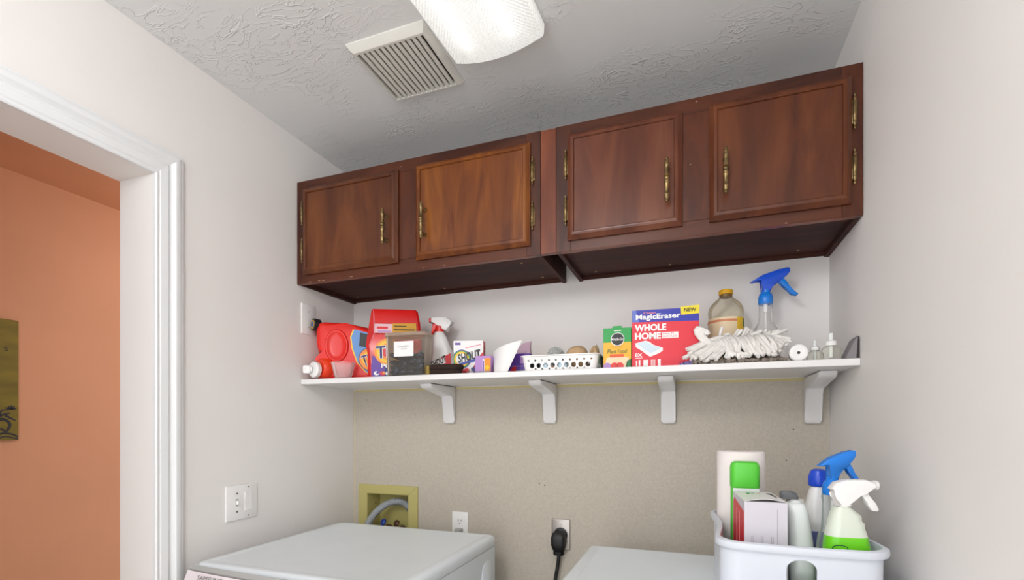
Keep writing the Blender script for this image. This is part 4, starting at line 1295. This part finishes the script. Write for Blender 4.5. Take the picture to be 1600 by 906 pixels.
def arc_label(name, m, r, z0, z1, a0, a1, parent, th=0.0007):
    bm = B()
    nn = max(3, int(abs(a1 - a0) / 8))
    rg = []
    for i in range(nn + 1):
        a = radians(a0 + (a1 - a0) * i / nn)
        rg.append([Vector((rr * cos(a), rr * sin(a), z)) for rr, z in ((r, z0), (r + th, z0), (r + th, z1), (r, z1))])
    loft(bm, rg)
    return obj(name, bm, m, parent, 40)


arc_label('label', 'creamp', 0.0525, 0.092, 0.165, -190, -55, yb)
arc_label('label_band', 'yellowp', 0.0526, 0.092, 0.165, -55, 15, yb)
arc_label('label_stripe', mat('salmon_print', 'd98a62', 0.5), 0.0533, 0.151, 0.158, -190, -55, yb)
arc_label('label_stripe', mat('salmon_print', 'd98a62', 0.5), 0.0533, 0.092, 0.102, -190, -55, yb)
arc_label('leaf_print', 'dgreenp', 0.0534, 0.136, 0.162, -24, 0, yb)

# clear spray bottle with blue trigger
bs = thing('spray_bottle', 'clear spray bottle with a bright blue trigger head on the shelf', 'spray bottle', (0.2080, 1.700, SZ), 8)
bm = B(); lathe(bm, [(0.001, 0.0), (0.034, 0), (0.040, 0.006), (0.041, 0.05), (0.040, 0.095), (0.036, 0.118), (0.027, 0.134), (0.0205, 0.146), (0.0185, 0.165), (0.0180, 0.205), (0.001, 0.205)], 36)
obj('bottle_body', bm, 'clear', bs, 60)
bm = B(); lathe(bm, [(0.003, 0.03), (0.003, 0.20)], 8); lathe(bm, [(0.0065, 0.176), (0.0065, 0.204)], 12); obj('dip_tube', bm, 'whitep', bs)
place_head(blue_head(bs, 1.05, mat('blue_trigger_shelf', '2457d8', 0.25), 1, 'cyan'), 0.200)

# mop head
mp_ = thing('mop_head', 'white string mop head sprawled over the right of the shelf', 'mop head', (0.135, 1.590, SZ))
bm = B(); loft(bm, [rrect(0.060, 0.030, 0.012, z, -0.005, 0.02) for z in (0.030, 0.058)]); obj('clamp', bm, 'white', mp_, 40)
rm = random.Random(21)


def strand(ctrl, r, m):
    bm = B()
    tube(bm, spline([(p[0] * 1.08, p[1], max(0.0062, p[2] * 1.14)) for p in ctrl], 9), r * 1.22, 7)
    return obj('strand', bm, m, mp_, 80)


def j(a):
    return rm.uniform(-a, a)


for i in range(26):          # inner layer: shade between the strands painted darker, plus dirty ends
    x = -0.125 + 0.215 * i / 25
    strand([(x * 0.35, 0.010, 0.036), (x * 0.8 + j(.006), -0.030, 0.026 + j(.003)), (x + j(.008), -0.062 + j(.008), 0.010 + j(0.002)), (x * 1.05 + j(.01), -0.078 + j(.008), 0.0065)], 0.0042, 'yarn_shade')
for i in range(28):          # left fan
    f = i / 27
    e = Vector((-0.150 + 0.075 * f + j(.010), -0.066 - 0.026 * f + j(.008), 0.007 + 0.045 * (1 - f) ** 2 * rm.random() + 0.012 * rm.random()))
    st = Vector((-0.020 + 0.015 * f, 0.012 - 0.015 * f, 0.056 + j(.006)))
    md = (st + e) / 2 + Vector((j(.006), -0.006 + j(.006), 0.018 + j(.006)))
    strand([st, st * 0.6 + md * 0.4 + Vector((0, 0, 0.012)), md, e * 0.75 + md * 0.25, e], 0.0044, 'yarn')
for i in range(28):          # the front, folded over and hanging
    f = i / 27
    x = -0.060 + 0.115 * f
    strand([(x * 0.9, 0.020 + j(.006), 0.060 + j(.004)), (x + j(.003), -0.018 + j(.004), 0.073 + j(.004)), (x + 0.008 + j(.004), -0.052 + j(.005), 0.056 + j(.005)),
            (x + 0.014 + j(.007), -0.070 + j(.005), 0.030 + j(.005)), (x + 0.018 + j(.010), -0.080 + j(.007), 0.013 + rm.random() * 0.012)], 0.0045, 'yarn')
for i in range(26):          # right fan
    f = i / 25
    e = Vector((0.070 + 0.040 * f + j(.010), -0.075 + 0.075 * f + j(.010), 0.010 + 0.045 * f + 0.012 * rm.random()))
    st = Vector((0.015 + 0.01 * f, 0.012, 0.056 + j(.006)))
    md = (st + e) / 2 + Vector((j(.005), -0.012 + 0.01 * f, 0.014 + j(.006)))
    strand([st, st * 0.6 + md * 0.4 + Vector((0, 0, 0.010)), md, e * 0.75 + md * 0.25, e], 0.0044, 'yarn')
for i in range(22):          # tufts thrown up at the back
    f = i / 21
    x = -0.045 + 0.13 * f
    e = Vector((x + 0.012 + j(.012), 0.008 + j(.014), 0.094 - 0.022 * abs(f - 0.35) + j(.009)))
    strand([(x * 0.5, 0.016, 0.056), (x * 0.75 - 0.01, 0.004 + j(.006), 0.068 + j(.005)), (x * 0.9, 0.004 + j(.01), 0.080 + j(.006)), e], 0.0043, 'yarn')
for i in range(3):           # a thick loop standing at the left
    strand([(-0.070 + 0.007 * i, -0.030, 0.040), (-0.100 + 0.006 * i, -0.050, 0.062), (-0.120 + 0.008 * i, -0.054, 0.088 - 0.003 * i), (-0.110 + 0.008 * i, -0.052, 0.098 - 0.004 * i), (-0.100 + .006 * i, -0.050, 0.080)], 0.0055, 'yarn')
for i in range(2):
    strand([(-0.055 + 0.01 * i, 0.0, 0.060), (-0.058 + 0.012 * i, -0.004, 0.080), (-0.052 + 0.016 * i, -0.004, 0.104 - 0.02 * i)], 0.0042, 'yarn')

# white roll
rl = thing('tape_roll', 'small white roll with a black core lying right of the mop head', 'roll', (0.2640, 1.5060, SZ), -6)
bm = B(); lathe(bm, [(0.0045, 0.002), (0.012, 0.001), (0.0205, 0.0), (0.0228, 0.002), (0.0228, 0.042), (0.0205, 0.044), (0.0045, 0.044)], 36, (0, 0, 0.0229), (0, 1, 0)); obj('roll_body', bm, 'white', rl, 50)
bm = B(); lathe(bm, [(0.0040, 0.0015), (0.0040, 0.040)], 16, (0, 0, 0.0229), (0, 1, 0)); obj('core', bm, 'blackp', rl)


def refill(label, x, y, s):
    t = thing('scent_refill', label, 'refill bottle', (x, y, SZ), 0, 'scent refills at the right end of the shelf')
    bm = B(); lathe(bm, [(0.001, 0), (0.019 * s, 0), (0.022 * s, 0.003 * s), (0.023 * s, 0.022 * s), (0.020 * s, 0.030 * s), (0.011 * s, 0.034 * s), (0.010 * s, 0.040 * s), (0.001, 0.040 * s)], 28, sy=0.7); obj('bottle_body', bm, 'glass', t, 60)
    bm = B(); lathe(bm, [(0.0125 * s, 0.036 * s), (0.0125 * s, 0.046 * s), (0.009 * s, 0.048 * s)], 20); obj('collar', bm, 'white', t)
    bm = B(); lathe(bm, [(0.0050 * s, 0.006 * s), (0.0050 * s, 0.066 * s), (0.004 * s, 0.067 * s)], 14); obj('wick', bm, 'offwhite', t)
    return t


refill('left one of the two clear scent refills beside the white roll', 0.313, 1.562, 0.92)
refill('right, taller one of the two clear scent refills by the grey wedge', 0.3400, 1.514, 1.06)
wd_ = thing('card_wedge', 'grey triangular card wedge in the corner at the right end of the shelf', 'card', (0.3995, 1.496, SZ))
bm = B(); prism(bm, [(-0.031, 0.0005), (-0.006, 0.0005), (-0.003, 0.056), (-0.008, 0.054)], -0.06, 0, ((0, 0, 0), (1, 0, 0), (0, 0, 1)), 0.001, 1); obj('card_face', bm, 'wedge', wd_, 0)
bm = B(); prism(bm, [(-0.0075, 0.0005), (-0.0008, 0.0005), (-0.0008, 0.054), (-0.0035, 0.058)], -0.06, 0.0005, ((0, 0, 0), (1, 0, 0), (0, 0, 1))); obj('card_edge', bm, 'wedged', wd_, 0)

# ================================================================== caddy on the dryer
DT = WT - 0.0014
cd = thing('cleaning_caddy', 'white plastic cleaning caddy with a handle slot on the dryer', 'caddy', (0.194, 1.272, WT))
RZ = 0.160
def dense(ring, n=3):
    o = []
    for i, p in enumerate(ring):
        q = ring[(i + 1) % len(ring)]
        L_ = (q - p).length
        m_ = 8 if L_ > 0.05 else 1
        for k in range(m_):
            o.append(p.lerp(q, k / m_))
    return o
def cr(wd, dp, r, z):
    base = dense(rrect(wd, dp, r, z, 0, 0, 6))
    o = []
    for p in base:
        q = p.copy()
        k = (max(z, 0) / RZ) ** 1.5
        if abs(p.x) > wd / 2 - r * 0.6:
            q.x -= math.copysign(0.012 * max(0, cos(min(1, abs(p.y) / (dp / 2)) * pi / 2)) ** 2 * k, p.x)
        if p.y < -dp / 2 + r * 0.6:
            q.y -= 0.014 * max(0, 1 - (p.x / (wd / 2)) ** 2) * k
        o.append(q)
    return o
bm = B()
loft(bm, [cr(0.276, 0.350, 0.030, 0.0), cr(0.284, 0.358, 0.034, 0.004), cr(0.288, 0.372, 0.040, RZ - 0.014), cr(0.304, 0.388, 0.046, RZ - 0.015), cr(0.308, 0.392, 0.048, RZ - 0.010), cr(0.306, 0.390, 0.047, RZ - 0.002),
          cr(0.300, 0.384, 0.045, RZ), cr(0.286, 0.370, 0.040, RZ), cr(0.281, 0.365, 0.038, RZ - 0.006), cr(0.278, 0.352, 0.032, 0.006)])
cb_ = obj('caddy_body', bm, 'caddy', cd, 50)
bm = B()
pts = [(0.026 * cos(a), 0.112 + (0.0 if sin(a) > 0 else -0.018) + 0.022 * sin(a)) for a in [2 * pi * i / 32 for i in range(32)]]
prism(bm, pts, 0.10, 0.26)
ct_ = obj('cut', bm, 'caddy', cd, 0)
bpy.context.view_layer.update()
boolean(cb_, ct_)
cb_.data.shade_smooth()
cb_.data.set_sharp_from_angle(angle=radians(40))
CF0 = WT + 0.0062               # caddy floor

pt = thing('paper_towel_roll', 'tall white paper towel roll at the back of the caddy', 'paper towel', (0.1125, 1.383, CF0))
bm = B(); lathe(bm, [(0.020, 0.0), (0.054, 0.0), (0.056, 0.002), (0.056, 0.316), (0.054, 0.318), (0.020, 0.318)], 48); obj('towel', bm, 'towel', pt, 50)
bm = B(); lathe(bm, [(0.0198, -0.0), (0.0198, 0.3183), (0.0175, 0.3183), (0.0175, 0.30), (0.001, 0.30)], 28); obj('core', bm, mat('kraft_core', 'b59a78', 0.8), pt, 40)

gb = thing('freshener_bottle', 'flat white bottle with a lime green cap before the paper towel roll', 'bottle', (0.1150, 1.307, CF0))
bm = B(); loft(bm, [rrect(0.058, 0.030, 0.012, 0), rrect(0.062, 0.034, 0.013, 0.003), rrect(0.062, 0.034, 0.013, 0.235)]); obj('bottle_body', bm, 'limep', gb, 40)
bm = B(); loft(bm, [rrect(0.058, 0.006, 0.0025, z, 0.002, -0.0150) for z in (0.004, 0.234)]); obj('label', bm, 'offwhite', gb, 30)
bm = B(); loft(bm, [rrect(0.062, 0.034, 0.013, 0.2352), rrect(0.065, 0.037, 0.014, 0.238), rrect(0.065, 0.037, 0.014, 0.285), rrect(0.058, 0.032, 0.013, 0.294), rrect(0.046, 0.022, 0.009, 0.297)]); obj('cap', bm, mat('lime_cap', '57c83a', 0.35), gb, 40)

cx = thing('trash_bag_carton', 'pale grey carton with a red side panel in the caddy', 'carton', (0.0980, 1.118, CF0), 4)
XW, XD, XH = 0.080, 0.158, 0.228
bm = B(); box(bm, 0, XW, 0, XD, 0, XH, 0.0008, 1); obj('carton_body', bm, 'cardgrey', cx, 0)
bm = B()
vs = [(0.001, -0.001, XH + 0.0006), (XW, -0.002, XH + 0.0008)]
top = [[Vector((XW * i / 8, y, XH + 0.0008 + (0.0055 * sin(pi * i / 8) if y < 0.01 else 0))) for i in range(9)] for y in (-0.001, XD)]
bot = [[p - Vector((0, 0, 0.0007)) for p in r] for r in top]
loft(bm, [top[0] + bot[0][::-1], top[1] + bot[1][::-1]])
obj('lid_flap', bm, 'whitep', cx, 60)
LS = ((0, 0, 0), (0, -1, 0), (0, 0, 1))
decal(cx, 'red_panel', [(-0.006, 0.072), (-0.006, 0.206), (-0.134, 0.218), (-0.146, 0.208), (-0.146, 0.118), (-0.130, 0.098)], 'redp', LS)
for u in (-0.060, -0.095):
    decal(cx, 'print_line', rect(u - 0.004, u + 0.004, 0.115, 0.200), 'pinkp', LS, 0.0006)
for u in (0.013, 0.016, 0.031, 0.034, 0.050, 0.053):
    decal(cx, 'crease_line', rect(u, u + 0.0006, 0.01, 0.158), 'greyp', FR)
decal(cx, 'crease_line', rect(0.061, 0.0618, 0.01, 0.214), 'greyp', FR)
TF = ((0, 0, XH + 0.0016), (1, 0, 0), (0, 1, 0))
for a, b_, m_ in ((0.022, 0.030, 'greenp'), (0.033, 0.040, 'dgreenp'), (0.043, 0.052, 'goldp'), (0.064, 0.074, 'blackp')):
    decal(cx, 'lid_print', rect(a, b_, 0.050, 0.125), m_, TF, 0.0)

wbt = thing('cleaner_bottle', 'off-white flat cleaner bottle leaning right of the grey carton', 'bottle', (0.213, 1.190, CF0 + 0.0015))
bm = B(); loft(bm, [rrect(a, b_, min(a, b_) * 0.4, z, c_, 0, 5) for z, a, b_, c_ in ((0, 0.042, 0.044, 0.002), (0.004, 0.048, 0.050, 0.002), (0.08, 0.048, 0.050, 0.001), (0.14, 0.046, 0.046, -0.002), (0.20, 0.040, 0.042, -0.008), (0.216, 0.034, 0.036, -0.010), (0.220, 0.024, 0.026, -0.010))]); obj('bottle_body', bm, 'offwhite', wbt, 50)
bm = B(); lathe(bm, [(0.010, 0.219), (0.010, 0.224)], 16, (-0.010, 0, 0)); obj('plug_cap', bm, 'offwhite', wbt)
gc = thing('cleaner_bottle', 'cream bottle with a slate grey cap behind the leaning white bottle', 'bottle', (0.2100, 1.300, CF0))
bm = B(); loft(bm, [rrect(a, b_, 0.42 * min(a, b_), z, c_, 0, 5) for z, a, b_, c_ in ((0, 0.040, 0.046, 0), (0.004, 0.044, 0.050, 0), (0.17, 0.044, 0.050, 0.0), (0.200, 0.042, 0.040, 0.008), (0.214, 0.034, 0.028, 0.012))]); obj('bottle_body', bm, mat('cream_plastic', 'e6e0d4', 0.4), gc, 50)
bm = B(); loft(bm, [rrect(0.038, 0.036, 0.014, 0.2145, -0.002), rrect(0.036, 0.034, 0.013, 0.226, -0.004), rrect(0.026, 0.024, 0.010, 0.231, -0.006)]); obj('cap', bm, 'slategrey', gc, 40)

# white bottle with a cobalt collar, behind
wc = thing('toilet_cleaner', 'white bottle with a cobalt blue collar behind the clear spray bottle', 'bottle', (0.2600, 1.288, CF0), 10)
bm = B(); loft(bm, [rrect(a, b_, 0.42 * min(a, b_), z, c_, 0, 5) for z, a, b_, c_ in ((0, 0.046, 0.042, 0), (0.004, 0.050, 0.046, 0), (0.15, 0.050, 0.046, 0), (0.20, 0.046, 0.042, 0.001), (0.235, 0.036, 0.034, 0.004), (0.246, 0.030, 0.030, 0.006))]); obj('bottle_body', bm, 'white', wc, 50)
bm = B(); lathe(bm, [(0.020, 0.247), (0.0215, 0.25), (0.0215, 0.268), (0.016, 0.282), (0.010, 0.285)], 28, (0.006, 0, 0)); obj('collar', bm, 'cobalt', wc)
bm = B(); loft(bm, [rrect(0.0515, 0.0475, 0.0195, z, 0, 0, 5) for z in (0.095, 0.148)]); obj('label', bm, mat('lavender_label', '6b6fa8', 0.5, var=0.3, vscale=40), wc, 40)

# clear spray bottle with blue trigger in the caddy
cs_ = thing('spray_bottle', 'clear spray bottle with a bright blue trigger head in the caddy', 'spray bottle', (0.2745, 1.212, CF0), 12)
bm = B(); lathe(bm, [(0.001, 0), (0.028, 0), (0.031, 0.005), (0.031, 0.10), (0.030, 0.13), (0.027, 0.15), (0.021, 0.165), (0.019, 0.19), (0.0185, 0.226), (0.020, 0.230), (0.020, 0.238), (0.001, 0.238)], 36); obj('bottle_body', bm, clear_mat('clear_caddy_bottle', 'f8fbfa', 0.14, 'eef4f2', 0.1), cs_, 60)
bm = B(); lathe(bm, [(0.003, 0.02), (0.003, 0.235)], 8); obj('dip_tube', bm, 'whitep', cs_)
place_head(blue_head(cs_, 0.92, 'cyan', 1, None, 0.72), 0.238)
for z in (0.10, 0.12, 0.14):
    arc_label('scale_mark', 'slategrey', 0.0312, z, z + 0.0008, -140, -110, cs_)

# green cleaner with white trigger
gs = thing('spray_bottle', 'bright green cleaner spray bottle with a white trigger in the caddy', 'spray bottle', (0.2790, 1.129, CF0), 8)
def gring(z, a, b_, c_):
    return rrect(a, b_, 0.42 * min(a, b_), z, c_, 0, 5)
bm = B(); loft(bm, [gring(*q) for q in ((0, 0.074, 0.044, 0), (0.004, 0.080, 0.048, 0), (0.10, 0.080, 0.048, 0), (0.150, 0.078, 0.047, 0), (0.170, 0.072, 0.045, -0.001))]); obj('bottle_base', bm, 'greenliq', gs, 50)
bm = B(); loft(bm, [gring(*q) for q in ((0.1701, 0.072, 0.045, -0.001), (0.186, 0.064, 0.042, -0.002), (0.190, 0.062, 0.041, -0.001), (0.195, 0.062, 0.041, -0.001), (0.200, 0.055, 0.039, -0.003), (0.208, 0.053, 0.038, -0.002), (0.212, 0.050, 0.036, -0.003), (0.220, 0.036, 0.032, -0.006), (0.226, 0.028, 0.028, -0.008))])
obj('bottle_body', bm, clear_mat('green_frost', 'f2fbea', 0.75, 'eef4e6', 0.3), gs, 50)
gq = lambda L: [(u * 0.74, v + 0.021) for u, v in L]
bm = B(); prism(bm, gq([(-0.040, 0.240), (-0.028, 0.252), (-0.004, 0.258), (0.040, 0.259), (0.062, 0.254), (0.066, 0.247), (0.064, 0.240), (0.040, 0.238), (0.022, 0.232), (0.008, 0.208), (-0.010, 0.202), (-0.024, 0.206), (-0.023, 0.222), (-0.028, 0.234)]), -0.014, 0.014, FRONT, 0.005, 3)
gh = obj('trigger_head', bm, 'white', gs, 50)
bm = B(); prism(bm, gq([(0.026, 0.237), (0.044, 0.239), (0.050, 0.228), (0.062, 0.212), (0.074, 0.203), (0.070, 0.198), (0.056, 0.199), (0.044, 0.212), (0.034, 0.230)]), -0.008, 0.008, FRONT, 0.0025, 2); obj('trigger', bm, 'white', gh, 50)
bm = B(); lathe(bm, [(0.009, 0), (0.0095, 0.006), (0.0085, 0.010)], 16, (0.044, 0, 0.269), (1, 0, 0)); obj('nozzle', bm, 'white', gh)
GF = ((0, -0.0241, 0), (1, 0, 0), (0, 0, 1))
decal(gs, 'logo_oval', disc_pts(-0.020, 0.150, 0.014, 20, 0.006), 'dgreenp', GF, 0.0, 0.0006)
decal(gs, 'logo_oval', disc_pts(-0.020, 0.150, 0.012, 20, 0.0042), 'greenliq', GF, 0.0006, 0.0006)
